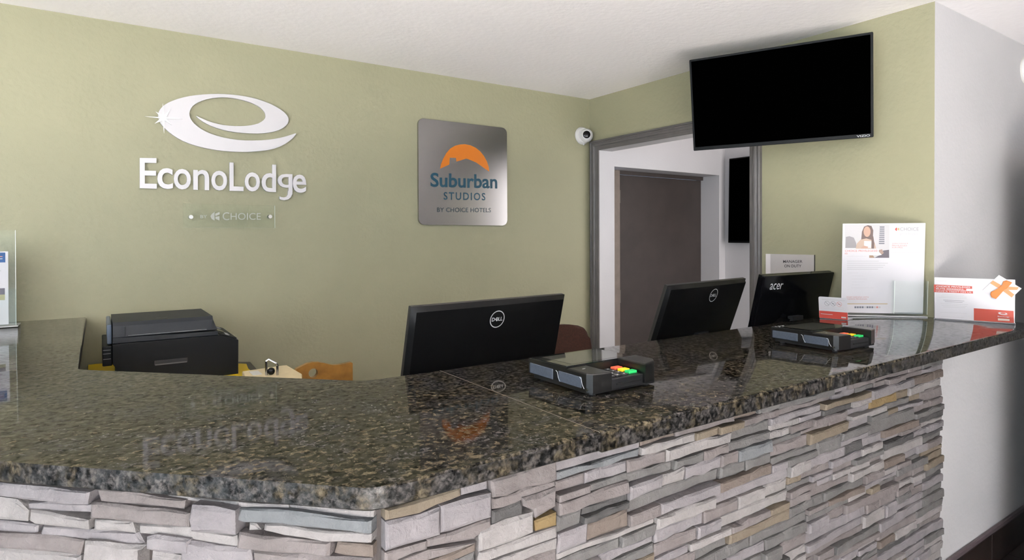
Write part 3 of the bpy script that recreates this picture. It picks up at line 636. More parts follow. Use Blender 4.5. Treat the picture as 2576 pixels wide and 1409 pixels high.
# ------------------------------------------------------------------ staff side furniture
M_lam = mat('grey_laminate', (88, 82, 76), .5, var=.08)
ds = thing('staff_desk', 'low staff desk behind the reception counter', 'desk', (1.63, 1.66, 0))
MB().box(-.98, .98, -.32, .34, .735, .765, .004).build('desk_top', M_lam, ds)
for x in (-.96, 0, .93): MB().box(x, x+.025, -.30, .32, .0015, .7349).build('leg_panel', M_lam, ds)
M_mon = mat('monitor_shell', (0.003, 0.0029, 0.003), .42, spec=.22, bump=.05, bscale=600)
M_medge = mat('monitor_edge', (0.022, 0.020, 0.018), .4)
M_logo = mat('silver_logo', (0.62, 0.62, 0.62), .3, metal=.3)
def monitor(label, TL, yaw, tilt, w_, h_, brand):
    a = Vector((math.cos(yaw), math.sin(yaw), 0)); n = Vector((a.y, -a.x, 0)); up = Vector((0, 0, 1))*math.cos(tilt)-n*math.sin(tilt); M = frame(TL, a, up)
    base = M @ Vector((w_/2, -h_/2, .02)); base.z = .7655; t = thing('computer_monitor', label, 'monitor', base, 0, 'monitors behind the counter'); of = Vector(base)
    MB().box(0, w_, -h_, 0, -.020, -.006, .002, M=M).build('bezel', M_medge if brand == 'DELL' else M_blk, t, off=of)
    MB().box(.006, w_-.006, -h_+.012, -.006, -.0206, -.0201, M=M).build('screen', mat('screen_dark', (0.01, 0.01, 0.012), .2), t, off=of)
    if brand == 'DELL':
        e = .012; vs = [(0, 0, -.006), (w_, 0, -.006), (w_, -h_, -.006), (0, -h_, -.006), (e, -e, .008), (w_-e, -e, .008), (w_-e, -h_+e, .008), (e, -h_+e, .008)]
        g = 6; b = bmesh.new(); X = [0, e]+[e+(w_-2*e)*i/g for i in range(1, g)]+[w_-e, w_]; Y = [0, -e]+[-e-(h_-2*e)*i/g for i in range(1, g)]+[-h_+e, -h_]; grid = []
        for j, y in enumerate(Y):
            rw = []
            for i, x in enumerate(X):
                edge = i in (0, len(X)-1) or j in (0, len(Y)-1); u_ = (x/w_-.5)*2; v_ = (y/h_+.5)*2
                rw.append(b.verts.new((x, y, -.0059 if edge else .005+.014*(1-u_*u_)*(1-v_*v_))))
            grid.append(rw)
        for j in range(len(Y)-1):
            for i in range(len(X)-1): b.faces.new((grid[j][i], grid[j+1][i], grid[j+1][i+1], grid[j][i+1]))
        MB().bm(b, M).build('back_shell', M_mon, t, smooth=True, off=of)
    else:
        MB().prism(rrect(0.001, w_-.001, -h_+.001, -.001, .004, 3), M, -.0059, .010, .004).build('back_shell', M_blk, t, off=of)
        MB().prism(smoothpoly([(w_*.2, -h_*.98), (w_*.8, -h_*.98), (w_*.74, -h_*.72), (w_*.5, -h_*.62), (w_*.26, -h_*.72)], 2), M, .0101, .026, .008).build('stand_housing', M_blk, t, off=of)
    q = M @ Vector((w_/2, -h_*.62, .016)); up_ = Vector((0, 0, 1)); foot = q+n*.035; foot.z = .775
    m_ = MB(); m_.add([q+a*.035+n*.02, q-a*.035+n*.02, q-a*.035-n*.004, q+a*.035-n*.004]+[Vector((foot.x, foot.y, .777))+d_ for d_ in (a*.035+n*.012, -a*.035+n*.012, -a*.035-n*.012, a*.035-n*.012)], [(0, 1, 2, 3), (4, 5, 6, 7), (0, 1, 5, 4), (1, 2, 6, 5), (2, 3, 7, 6), (3, 0, 4, 7)])
    m_.build('stand_neck', M_bp, t, off=of)
    Mf = frame((foot.x, foot.y, .7655), a, n*-1); MB().prism(rrect(-.12, .12, -.03, .15, .02), Mf, 0, .011, .002).build('stand_base', M_bp, t, off=of)
    return t, M, of
def dell_logo(t, M, of, cx, cy, rx, ry):
    d = .0199
    c_ = px2(M, [(cx, cy)], d)[0]; r = abs(px2(M, [(cx, cy+ry)], d)[0][1]-c_[1]); o_ = circle(*c_, r, n=40); i_ = circle(*c_, r*.9, n=40); m_ = MB()
    for k in range(40): m_.add([(*o_[k], d), (*o_[(k+1) % 40], d), (*i_[(k+1) % 40], d), (*i_[k], d)], [(0, 1, 2, 3)], M)
    x, y = c_; hx = r*.74; hy = r*.22
    text(m_, 'D', M, x-hx, x-hx*.45, y-hy, y+hy, d, None, .02); text(m_, 'LL', M, x+hx*.22, x+hx, y-hy, y+hy, d, None, .02)
    e = [(-.42, 0), (-.1, 1), (.02, .8), (-.2, .1), (-.13, -.1), (.1, .75), (.2, .6), (-.05, -.2), (0, -.4), (.22, .3), (.28, -.1), (-.05, -1.05)]
    m_.flat([(x+hx*p_, y+hy*1.15*q_) for p_, q_ in e], M, d)
    m_.build('logo', M_logo, t, off=of)
r_ = monitor('x', (.6602, 1.460, 1.2823), .0756, -.2421, .54, .32, 'DELL'); dell_logo(*r_, 1251, 803, 18, 21)
r_[0]['label'] = 'black monitor with round badge, its back to the card terminal beside the countertop seam'
r_ = monitor('x', (1.6324, 1.4695, 1.2891), .1198, -.3421, .54, .32, 'DELL'); dell_logo(*r_, 1795, 743, 10, 15.5)
r_[0]['label'] = 'black monitor with round badge, standing in front of the open doorway'
r_ = monitor('x', (2.1578, 1.4553, 1.3081), -.057, -.237, .47, .29, 'acer'); m_ = MB(); tq(m_, 'acer', r_[1], zz(1900, 620, 6.709, [(262, 628), (478, 622), (452, 722), (240, 733)]), .0104, .0); m_.build('logo', M_logo, r_[0], off=r_[2])
r_[0]['label'] = 'glossy black monitor with silver lettering in its corner, below the manager plate'

# upholstered swivel chair behind the monitors
M_up = mat('rust_brown_fabric', (0.055, 0.018, 0.009), .9, var=.25, scale=120, bump=.3, bscale=300)
ch = thing('office_chair', 'rust brown upholstered swivel chair beside the doorway', 'chair', (1.80, 2.52, 0))
Mb = frame((0, -.22, 0), (1, 0, 0), (0, .06, 1))
MB().prism(smoothpoly([(-.25, .60), (-.25, .96), (-.19, 1.035), (.19, 1.035), (.25, .96), (.25, .60)], 2), Mb, -.06, 0, .02).build('backrest', M_up, ch, smooth=True)
MB().box(-.24, .24, -.2, .26, .44, .52, .03, 3).build('seat', M_up, ch, smooth=True)
MB().box(-.03, .03, -.225, -.20, .45, .75, .004).build('back_bar', M_bp, ch)
MB().cyl((0, 0, .09), (0, 0, .44), .028).build('column', M_bp, ch)
for k in range(5):
    t_ = 2*math.pi*k/5+.3; c_ = Vector((math.cos(t_), math.sin(t_), 0)); l = MB().tube([Vector((0, 0, .10)), c_*.28+Vector((0, 0, .075))], .02).build('leg', M_bp, ch)
    MB().ball(c_*.28+Vector((0, 0, .029)), .0285, 12, 8).build('caster', M_bp, l)
# wooden chair with a hand hole in its back rail
M_oak = mat('golden_oak', (0.27, 0.13, 0.028), .32, var=.22, scale=26)
yw = 2.36; wc = thing('wooden_chair', 'golden wood chair with round hole in wavy back rail, by the green wall', 'chair', (.655, yw+.2, 0)); of = Vector((.655, yw+.2, 0))
Mw = frame((0, yw, 0), (1, 0, 0), (0, 0, 1)); zw = lambda *p: px2(Mw, zz(560, 860, 5.8545, p))
top = zw((1020, 430), (1070, 385), (1150, 345), (1230, 305), (1310, 287), (1390, 288), (1470, 300), (1540, 318), (1610, 330), (1690, 325), (1780, 308), (1870, 290), (1888, 300)); hole = zw((1310, 445))[0]; hr = (zw((1378, 445))[0][0]-zw((1242, 445))[0][0])/2
left = [(.58, top[0][1]-.010), (.585, top[0][1]-.006)]
outl = left+[p_ for p_ in top if p_[0] > left[-1][0]+.002]; zb_ = min(z for _, z in top)-.085
poly = [(outl[0][0], zb_)]+outl+[(outl[-1][0], zb_)]
b = bmesh.new(); N_ = 24; ring = circle(hole[0], hole[1], hr, n=N_)
ov = [b.verts.new((x, z, 0)) for x, z in poly]; es = [b.edges.new((ov[i], ov[(i+1) % len(ov)])) for i in range(len(ov))]
iv = [b.verts.new((x, z, 0)) for x, z in ring]; es += [b.edges.new((iv[i], iv[(i+1) % N_])) for i in range(N_)]
bmesh.ops.triangle_fill(b, use_beauty=True, use_dissolve=False, edges=es)
ex = bmesh.ops.extrude_face_region(b, geom=b.faces[:])
for v in ex['geom']:
    if isinstance(v, bmesh.types.BMVert): v.co.z = .022
MB().bm(b, Mw).build('back_rail', M_oak, wc, off=of)
xa, xb = outl[0][0], outl[-1][0]
for x in (xa+.004, xb-.034):
    MB().box(x, x+.03, yw+.001, yw+.03, .0015, zb_+.004, .003).build('leg', M_oak, wc, off=of)
    MB().box(x, x+.03, yw+.35, yw+.38, .0015, .43, .003).build('leg', M_oak, wc, off=of)
MB().box(xa, xb+.01, yw+.032, yw+.40, .43, .455, .006).build('seat', M_oak, wc, off=of)
# side desk with yellow mat, carrying the printer
dk = thing('printer_desk', 'corner desk under the black printer against green wall', 'desk', (.22, 2.6, 0)); of = Vector((.22, 2.6, 0)); DZ = .946
M_dk = mat('dark_desk', (62, 58, 52), .5, var=.1)
MB().prism([(-.043, 2.36), (.497, 2.36), (.515, 2.76), (.13, 3.068), (-.043, 3.068)], Matrix.Identity(4), DZ-.03, DZ).build('desk_top', M_dk, dk, off=of)
for x, y in ((-.03, 2.37), (.45, 2.37), (.45, 2.66), (-.03, 3.02)): MB().box(x, x+.04, y, y+.04, .0015, DZ-.0302).build('leg', M_dk, dk, off=of)
ym = thing('desk_mat', 'bright yellow mat under the black printer', 'mat', (.2, 2.6, DZ+.0003))
MB().prism([(-.04, 2.37), (.48, 2.37), (.478, 2.60), (.49, 2.70), (.46, 2.735), (.07, 3.064), (-.04, 3.064)], Matrix.Identity(4), DZ+.0003, DZ+.005).build('sheet', mat('yellow_mat', (0.55, 0.37, 0.003), .5), ym, off=Vector((.2, 2.6, DZ+.0003)))
# printer: long side toward the lobby, sloped control panel at its right end
M_pr = mat('printer_black', (0.005, 0.0054, 0.0062), .5, spec=.22, bump=.08, bscale=700); M_pl = mat('printer_charcoal', (0.020, 0.0225, 0.0265), .55, spec=.3, bump=.08, bscale=700)
PZ = DZ+.0053; pn = thing('printer', 'black multifunction printer with sloped control panel on yellow mat', 'printer', (.22, 2.70, PZ)); of = Vector((.22, 2.70, PZ))
Ms = frame((0, 2.52, 0), (1, 0, 0), (0, 0, 1)); zp = lambda *p: px2(Ms, zz(240, 770, 6.779, p)); PD = -.36
body = zp((290, 930), (290, 655), (2060, 500), (2110, 500), (2440, 580), (2435, 760)); x0, z0 = body[0]; x1 = body[-1][0]
bp_ = [(x0+.012, PZ), (x0+.012, z0-.03), (x0, z0-.012), (x0, body[1][1]), (body[3][0], body[3][1]), (body[4][0], body[4][1]), (x1, PZ)]
MB().prism(bp_, Ms, PD, 0, .002).build('body', M_pr, pn, off=of)
u0 = zp((300, 640), (300, 530), (2090, 500), (2085, 400)); za = body[1][1]
MB().prism([(x0+.001, za+.001), (body[3][0]-.002, body[3][1]+.001), (body[3][0]-.004, body[3][1]+.016), (x0+.001, za+.021)], Ms, PD+.01, -.002, .002).build('scanner_bed', M_pl, pn, off=of)
zl = za+.022; tp = zp((330, 290), (2050, 185)); tz = .5*(tp[0][1]+tp[1][1]); xr = body[3][0]
Mt = frame((0, 0, 0), (0, -1, 0), (0, 0, 1))
# lid: box with sloping front, rounded top edge
L0, L1 = x0+.002, xr-.006
def lidsec(x): return [(x, 2.523, zl), (x, 2.535, tz-.012), (x, 2.546, tz), (x, 2.86, tz-.002), (x, 2.872, tz-.012), (x, 2.876, zl)]
m_ = MB(); ea = lidsec(L0); eb = lidsec(L1); eb = [(x-(.012 if k in (1, 2, 3, 4) else 0), y, z) for k, (x, y, z) in enumerate(eb)]; k = len(ea)
m_.add(ea+eb, [(i, (i+1) % k, k+(i+1) % k, k+i) for i in range(k)]+[tuple(range(k)), tuple(range(k, 2*k))]); m_.build('lid', M_pl, pn, off=of)
def ly(f): return 2.5225+.012*f-.0012
xs_ = zp((495, 400))[0][0]; xe = zp((2000, 300))[0][0]
MB().box(xs_, xs_+.0012, 2.5205, 2.533, zl+.004, tz-.014).build('feeder_seam', M_bp, pn, off=of)
MB().box(xe, xe+.0012, 2.5205, 2.533, zl+.012, tz-.014).build('feeder_seam', M_bp, pn, off=of)
s0, s1 = zp((560, 505), (1900, 405)); MB().box(s0[0], s1[0], 2.5195, 2.526, zl+.003, zl+.0042).build('lid_edge', mat('edge_grey', (0.22, 0.22, 0.22), .4), pn, off=of)
MB().box(xs_+.10, xs_+.135, 2.60, 2.606, tz-.0015, tz+.0002).build('lid_slot', M_bp, pn, off=of)
# control panel on the slope
P0 = Vector((body[3][0], 2.52, body[3][1])); P1 = Vector((body[4][0], 2.52, body[4][1])); Mc = frame(P0+Vector((0, .02, 0)), P1-P0, (0, 1, 0)); ln = (P1-P0).length
m_ = MB().box(.004, ln-.004, 0, .31, .0005, .005, .0015, M=Mc); cp = m_.build('control_panel', M_pr, pn, off=of)
MB().box(.012, ln*.55, .10, .19, .0051, .0062, M=Mc).build('display', M_blk, cp)
for yy in (.03, .06, .22, .25): MB().cyl(Mc @ Vector((ln*.5, yy, .005)), Mc @ Vector((ln*.5, yy, .008)), .008, n=14).build('button', mat('button_grey', (0.25, 0.25, 0.25), .4), cp)
MB().box(ln-.0035, ln-.001, -.002, .31, .0005, .0035, M=Mc).build('panel_edge', mat('edge_grey'), cp)
for c_ in cp.children: c_.data.transform(Matrix.Translation(-of))
h0, h1 = zp((1010, 1010), (1570, 860)); MB().box(h0[0], h1[0], 2.5185, 2.5202, h0[1], h1[1]-.004).build('side_grip', mat('grip_black', (0.03, 0.03, 0.032), .3), pn, off=of)
MB().box(h0[0]+.002, h1[0]-.002, 2.517, 2.5186, h0[1]-.001, h0[1]+.003).build('grip_edge', mat('grip_edge', (0.10, 0.10, 0.10), .35), pn, off=of)
t0, t1 = zp((200, 680), (300, 330)); MB().box(t0[0], x0-.0005, 2.545, 2.84, t0[1], t1[1], .004).build('paper_support', mat('support_blue_grey', (0.085, 0.11, 0.15), .35), pn, off=of)
t0, t1 = zp((120, 1045), (275, 690)); MB().box(t0[0], x0-.0003, 2.53, 2.85, t0[1], t1[1], .003).build('rear_unit', M_pr, pn, off=of)
for zc_ in (.35, .62, .8): MB().box(t0[0]+.002, x0-.004, 2.5285, 2.5299, t0[1]+(t1[1]-t0[1])*zc_, t0[1]+(t1[1]-t0[1])*zc_+.0015).build('rear_slot', mat('edge_grey'), pn, off=of)
# cream box with a chrome handle and black knob
sc_ = thing('side_cabinet', 'low grey cabinet carrying the cream box', 'cabinet', (.485, 2.22, 0)); of = Vector((.485, 2.22, 0))
MB().box(.392, .575, 2.09, 2.347, .0015, DZ, .003).build('body', M_lam, sc_, off=of)
for k in range(3):
    dr = MB().box(.396, .571, 2.3472, 2.353, .06+k*.29, .33+k*.29, .002, 1).build('drawer', M_lam, sc_, off=of); MB().box(.45, .52, 2.3532, 2.362, .19+k*.29, .20+k*.29).build('handle', M_chrome, dr, off=of)
bx = thing('cream_lock_box', 'cream box with chrome handle and black knob beside the printer', 'box', (.49, 2.27, DZ+.0003)); of = Vector((.49, 2.27, DZ+.0003)); BZ = .998
M_cr = mat('cream_paint', (0.56, 0.46, 0.28), .5, var=.06, scale=40)
MB().prism([(.408, 2.325), (.548, 2.345), (.562, 2.342), (.568, 2.160), (.552, 2.10), (.41, 2.10), (.40, 2.22)], Matrix.Identity(4), DZ+.0005, BZ, .003).build('case', M_cr, bx, off=of)
MB().box(.425, .455, 2.23, 2.30, BZ, BZ+.0008).build('label_plate', mat('plate_silver', (0.55, 0.55, 0.55), .4, metal=.3), bx, off=of)
HX_ = hit(670, 944, (0, 0, BZ), (0, 0, 1)); HX2 = hit(698, 944, (0, 0, BZ), (0, 0, 1)); H3 = .047
m_ = MB().tube([Vector((HX_.x, HX_.y, BZ+.0003)), Vector((HX_.x, HX_.y, BZ+H3)), Vector((HX_.x+.008, HX_.y-.002, BZ+H3+.006)), Vector((HX2.x-.004, HX2.y, BZ+H3-.006)), Vector((HX2.x, HX2.y, BZ+H3-.014)), Vector((HX2.x, HX2.y, BZ+.0003))], .0042); m_.build('handle', M_chrome, bx, smooth=True, off=of)
kc = (HX_+HX2)/2+Vector((0, .01, .012)); MB().ball(kc, .0125, 16, 10).build('knob', M_blk, bx, smooth=True, off=of)

# ------------------------------------------------------------------ things on the countertop
M_sh = mat('terminal_black', (0.007, 0.0065, 0.0062), .3); M_gr = mat('terminal_grip', (0.055, 0.068, 0.09), .5, var=.12, scale=260); M_glass = mat('terminal_screen', (0.012, 0.012, 0.011), .03, spec=.8)
def terminal(label, loc, rotz):
    t = thing('card_terminal', label, 'card terminal', loc, rotz, 'card terminals on the countertop'); W, D = .198, .214; I4 = Matrix.Identity(4)
    MB().prism(rrect(0.006, W-.006, .010, D-.006, .008), I4, .0045, .0135, 0).build('underside', M_bp, t)
    # main body: side profile that thickens toward the front
    Mx = frame((0, 0, 0), (0, 1, 0), (0, 0, 1))
    MB().prism([(.078, .012), (D, .014), (D, .046), (.078, .049)], Mx, 0, W, 0).build('body', M_sh, t)
    MB().prism([(0, .0778), (0, .016), (.007, .004), (.052, -.002), (.052, .0778)], I4, .0095, .0475, .003).build('shield', M_sh, t)
    MB().prism([(W, .0778), (W, .024), (W-.016, .006), (.143, -.006), (.143, .0778)], I4, .0125, .0530, .003).build('shield', M_sh, t)
    MB().box(.0525, .1425, .000, .0776, .0095, .032, .002).build('keypad_bed', M_bp, t)
    MB().box(.066, .134, -.0025, -.0002, .0185, .0215).build('card_slot', mat('slot_black', (0.001, 0.001, 0.001), .6), t)
    mk = mat('key_dark', (0.03, 0.03, 0.03), .4)
    for j in range(4):
        for i in range(3):
            k = MB().box(.0575+i*.0185, .0715+i*.0185, .009+j*.0165, .0205+j*.0165, .0321, .0350, .001, 1).build('key', mk, t)
            MB().box(.0630+i*.0185, .0660+i*.0185, .0130+j*.0165, .0160+j*.0165, .0350, .0352).build('key_mark', M_star, k)
    for j, c_ in enumerate(((0.02, 0.50, 0.12), (0.85, 0.60, 0.02), (0.75, 0.12, 0.06))):
        MB().box(.1145, .1370, .012+j*.0215, .0275+j*.0215, .0321, .0375, .001, 1).build('key', mat('key_%d' % j, c_, .4), t)
    Mg_ = Matrix.Translation((0, .078, .0492)) @ Matrix.Rotation(-.022, 4, 'X')
    MB().prism(rrect(.003, W-.003, .003, D-.081, .003), Mg_, 0, .0014, .0004).build('glass', M_glass, t)
    MB().box(.024, W-.020, .014, D-.095, .00141, .0017, M=Mg_).build('screen', mat('screen_off', (0.06, 0.06, 0.05), .04), t)
    for sx in (0, 1):
        for (y0, y1) in ((.030, .104), (.124, D-.006)):
            MB().box(-.0022+sx*(W+.0010), .0012+sx*(W+.0010), y0, y1, .0150, .0375, .0012, 1).build('side_grip', M_gr, t)
        MB().box(-.0004+sx*(W-.0006), .001+sx*(W-.0006), .1045, .1235, .016, .034).build('grip_gap', mat('slot_black'), t)
    for yy in (.028, .106): MB().tube([Vector((-.0022, yy+.006, .0372)), Vector((-.0022, yy+.001, .0345)), Vector((-.0022, yy-.002, .024)), Vector((-.0022, yy-.008, .016))], .0005, 5).build('grip_edge', mat('grip_line', (0.45, 0.47, 0.50), .3), t)
    MB().cyl((-.0012, .014, .0150), (.002, .014, .0150), .0030, n=12).build('lock_pin', M_chrome, t)
    for x, y in ((.024, .026), (W-.024, .026), (.024, D-.022), (W-.024, D-.022)): MB().cyl((x, y, .0003), (x, y, .0046), .007, .008, n=12).build('foot', mat('rubber_grey', (0.05, 0.052, 0.056), .6), t)
    MB().box(.020, .027, .050, .053, .0476, .0478).build('brand_mark', M_logo, t)
    return t
terminal('black card payment terminal with lit-coloured keys beside the countertop seam', (.792, .912, ZT), 0)['label'] = 'black card payment terminal with large screen, beside the countertop seam'
terminal('x', (1.640, .875, ZT), math.radians(-4))['label'] = 'black card payment terminal in front of the small red and white tent card'

M_paper = mat('white_paper', (0.48, 0.47, 0.49), .6); M_red = mat('print_red', (0.3844, 0.0527, 0.0310), .5); M_red2 = mat('print_pale_red', (0.4464, 0.1860, 0.1612), .5)
M_tx = mat('print_grey', (0.2232, 0.2170, 0.2232), .6); M_tx2 = mat('print_light_grey', (0.3720, 0.3658, 0.3720), .6); M_dk2 = mat('print_dark', (0.0620, 0.0620, 0.0744), .6)
M_wt = mat('print_white', (0.46, 0.45, 0.46), .55); M_acr = clear_mat('clear_acrylic'); M_yel = mat('print_yellow', (0.3844, 0.2790, 0.1240), .5)
def bars(mb, M, f, rows, d):
    for x0, x1, y, h_ in rows: mb.flat(px2(M, f((x0, y), (x1, y), (x1, y+h_), (x0, y+h_)), d), M, d)
# tall sign in a clear stand with a brochure pocket
ya, ti = -.8235, -.0594; a = Vector((math.cos(ya), math.sin(ya), 0)); n = Vector((a.y, -a.x, 0)); up = Vector((0, 0, 1))*math.cos(ti)-n*math.sin(ti); TLb = Vector((2.4328, 1.2828, 1.5118)); Mb_ = frame(TLb, a, up); w_, h_ = .295, .362
bc = Mb_ @ Vector((w_/2, -h_, 0)); bs = thing('brochure_stand', 'clear acrylic stand holding tall white sheet with printed photo and empty pocket', 'sign stand', (bc.x, bc.y, ZT)); of = Vector((bc.x, bc.y, ZT))
MB().box(-.001, w_+.001, -h_+.002, .001, -.0045, -.0012, M=Mb_).build('back_panel', M_acr, bs, off=of)
MB().box(0, w_, -h_+.005, 0, -.0011, 0, M=Mb_).build('sheet', M_paper, bs, off=of)
Mz = frame((bc.x, bc.y, ZT), a, n*-1); MB().box(-w_/2-.002, w_/2+.006, -.03, .05, .0005, .004, .001, 1, M=Mz).build('foot_plate', mat('acrylic_foot', (0.50, 0.50, 0.51), .15), bs, off=of)
d = .0003; fb = lambda *p: zz(2100, 550, 5.42, p); F2 = lambda pts, m, nm, dd=d: MB().flat(px2(Mb_, fb(*pts), dd), Mb_, dd).build(nm, m, pp, off=of)
pp = bs
ph = F2([(135, 80), (745, 85), (742, 535), (470, 535), (470, 500), (635, 500), (635, 450), (600, 450), (600, 410), (140, 405)], mat('photo_ground', (0.3844, 0.3720, 0.3782), .5), 'photo_print')
pp = ph
F2([(145, 400), (150, 250), (200, 240), (260, 260), (290, 330), (300, 400)], mat('photo_grey', (0.2046, 0.1922, 0.1984), .5), 'photo_patch', .0005)
for k in range(9): F2([(600+k*1.5, 330-k*28), (678, 330-k*28), (676, 348-k*28), (602+k*1.5, 348-k*28)], mat('photo_slate', (0.1364, 0.1364, 0.1550), .5), 'photo_patch', .0005)
F2([(360, 290), (370, 180), (400, 110), (450, 90), (500, 100), (525, 160), (520, 250), (535, 330), (530, 410), (500, 410), (490, 300), (400, 300), (385, 320)], mat('photo_hair', (0.0992, 0.0620, 0.0527), .5), 'photo_patch', .0006)
F2([(285, 410), (300, 340), (355, 285), (430, 270), (500, 290), (545, 330), (565, 410)], mat('photo_beige', (0.3596, 0.2604, 0.1984), .5), 'photo_patch', .0007)
F2([(500, 250), (525, 240), (540, 340), (535, 410), (500, 410)], mat('photo_hair'), 'photo_patch', .00075)
F2([(440+48*math.cos(i*.35), 178+72*math.sin(i*.35)) for i in range(18)], mat('photo_skin', (0.3720, 0.2232, 0.1612), .5), 'photo_patch', .0008)
F2([(400, 305), (500, 308), (495, 400), (398, 396)], M_wt, 'photo_patch', .0010)
F2([(355, 400), (395, 368), (455, 382), (445, 410), (355, 410)], mat('photo_skin'), 'photo_patch', .0011)
F2([(540, 535), (600, 505), (640, 495), (660, 435), (740, 425), (742, 535)], mat('photo_denim', (0.0806, 0.0682, 0.0806), .5), 'photo_patch', .0005)
F2([(600, 430), (645, 418), (668, 470), (640, 492), (600, 450)], mat('photo_skin2', (0.2604, 0.1736, 0.1364), .5), 'photo_patch', .0007)
F2([(470, 502), (520, 502), (545, 535), (470, 535)], mat('photo_brown', (0.2232, 0.1364, 0.0806), .5), 'photo_patch', .0006)
pp = bs; T2 = lambda s, x0, x1, y0, y1, m, dd=d, bold=0., parent=None: tq(MB(), s, Mb_, fb((x0, y0), (x1, y0), (x1, y1), (x0, y1)), dd, bold).build('lettering', m, parent or bs, off=of)
T2('CHOICE', 890, 1145, 120, 166, M_tx); T2('privileges', 890, 1135, 188, 232, M_tx2)
F2([(850, 122), (832, 128), (820, 146), (832, 164), (848, 168)], M_red, 'emblem'); F2([(855, 135), (880, 122), (880, 166), (855, 150)], M_yel, 'emblem')
T2('JOIN CHOICE', 780, 1000, 332, 352, M_red2, bold=.01); T2('PRIVILEGES', 780, 985, 358, 378, M_red2, bold=.01); T2('FOR FREE.', 780, 935, 384, 404, M_red2, bold=.01)
T2('CHOICE PRIVILEGES\u00ae', 138, 585, 424, 454, M_red2, bold=.015); T2('IS', 138, 175, 466, 486, M_red2, bold=.015)
T2('START EARNING WITH', 160, 460, 1062, 1080, M_red2); T2('CHOICE PRIVILEGES', 160, 440, 1088, 1106, M_red2)
m_ = MB(); bars(m_, Mb_, fb, [(165, 600, 576, 8), (165, 725, 604, 8), (165, 685, 632, 8), (165, 660, 660, 8), (165, 590, 686, 8)], d); m_.build('text_lines', M_tx2, bs, off=of)
m_ = MB(); bars(m_, Mb_, fb, [(165, 320, 738, 5), (230, 385, 780, 4), (230, 440, 822, 4), (230, 405, 862, 4), (230, 340, 902, 4), (220, 530, 942, 4), (160, 430, 510, 5)], d); m_.build('text_lines', mat('print_faint', (0.4216, 0.4092, 0.4216), .6), bs, off=of)
m_ = MB(); bars(m_, Mb_, fb, [(778, 1165, 274, 3), (768, 1165, 457, 3)], d); m_.build('rule_lines', M_tx2, bs, off=of)
m_ = MB(); bars(m_, Mb_, fb, [(160, 720, 1158, 10)], d); m_.build('yellow_rule', M_yel, bs, off=of)
for k in range(11): m_ = MB(); bars(m_, Mb_, fb, [(268+k*33, 294+k*33, 1196, 26)], d); m_.build('printed_icon', M_red2 if k == 9 else (M_tx2 if k in (4, 8, 10) else mat('print_slate2', (0.1488, 0.1488, 0.1736), .6)), bs, off=of)
pk = px2(Mb_, fb((700, 850), (1250, 870), (1250, 1330), (720, 1310)), .03); x0 = min(p_[0] for p_ in pk)+.03; x1 = w_+.004; y1 = pk[0][1]; y0 = -h_+.008
m_ = MB(); m_.box(x0, x1, y0, y1, .026, .0285, M=Mb_); m_.box(x0, x0+.0025, y0, y1, .0008, .0259, M=Mb_); m_.box(x1-.0025, x1, y0, y1, .0008, .0259, M=Mb_); m_.box(x0+.0026, x1-.0026, y0, y0+.0025, .0008, .0259, M=Mb_); m_.build('pocket', M_acr, bs, off=of)
MB().box(x1-.0012, x1, y0, y1, .0286, .0292, M=Mb_).build('pocket_edge', M_edge, bs, off=of); MB().box(x0, x0+.0016, y0, y1, .0286, .0292, M=Mb_).build('pocket_edge', M_edge, bs, off=of)
# landscape sign with the gift card
pL, pR = hit(2351, 803, (0, 0, ZT), (0, 0, 1)), hit(2553, 816, (0, 0, ZT), (0, 0, 1)); a = (pR-pL).normalized(); w_ = (pR-pL).length; n = Vector((a.y, -a.x, 0)); ti = -.10; up = Vector((0, 0, 1))*math.cos(ti)-n*math.sin(ti); h_ = .158
Me = frame(pL+up*h_+Vector((0, 0, .003)), a, up); of = Vector(((pL+pR)/2).to_tuple()); el = thing('countertop_sign', 'low landscape white and red sign with orange-ribboned gift card on the countertop', 'sign', of)
MB().box(-.001, w_+.001, -h_+.0005, .001, -.0045, -.0012, M=Me).build('back_panel', M_acr, el, off=of); MB().box(0, w_, -h_+.0015, 0, -.0011, 0, M=Me).build('sheet', M_paper, el, off=of)
Mz = frame(of, a, n*-1); MB().box(-w_/2-.002, w_/2+.002, -.004, .05, .0004, .003, M=Mz).build('foot_plate', mat('acrylic_foot'), el, off=of)
MB().box(-w_/2, w_/2, -.006, -.0042, .0005, .0035, M=Mz).build('foot_edge', mat('foot_edge_grey', (0.12, 0.11, 0.12), .3), el, off=of)
fe = lambda *p: zz(2330, 680, 9.394, p)
pp = el; F3 = lambda pts, m, nm, dd=.0003, par=None: MB().flat(px2(Me, fe(*pts), dd), Me, dd).build(nm, m, par or el, off=of)
F3([(180, 335), (1085, 378), (1085, 440), (180, 410)], M_red, 'heading_band'); F3([(180, 412), (945, 432), (945, 480), (180, 470)], M_red, 'heading_band'); F3([(180, 472), (1105, 496), (1105, 552), (180, 515)], M_red, 'heading_band')
T3 = lambda s, q, m, dd=.0006, bold=0.: tq(MB(), s, Me, fe(*q), dd, bold).build('lettering', m, el, off=of)
T3('CHOICE PRIVILEGES', [(235, 356), (1040, 388), (1040, 422), (235, 400)], M_wt, bold=.02); T3('ELITE MEMBERS,', [(235, 418), (900, 438), (900, 472), (235, 456)], M_wt, bold=.02); T3('HAVE A TREAT ON US.', [(235, 476), (1080, 508), (1080, 542), (235, 506)], M_wt)
m_ = MB(); bars(m_, Me, lambda *p: fe(*[(x, y+(x-200)*.045) for x, y in p]), [(370, 900, 560, 7), (350, 960, 596, 7), (300, 960, 630, 7), (340, 990, 775, 7), (360, 960, 815, 7), (400, 920, 852, 7), (330, 960, 985, 5), (350, 900, 1085, 5), (230, 480, 240, 6)], .0003); m_.build('text_lines', M_tx2, el, off=of)
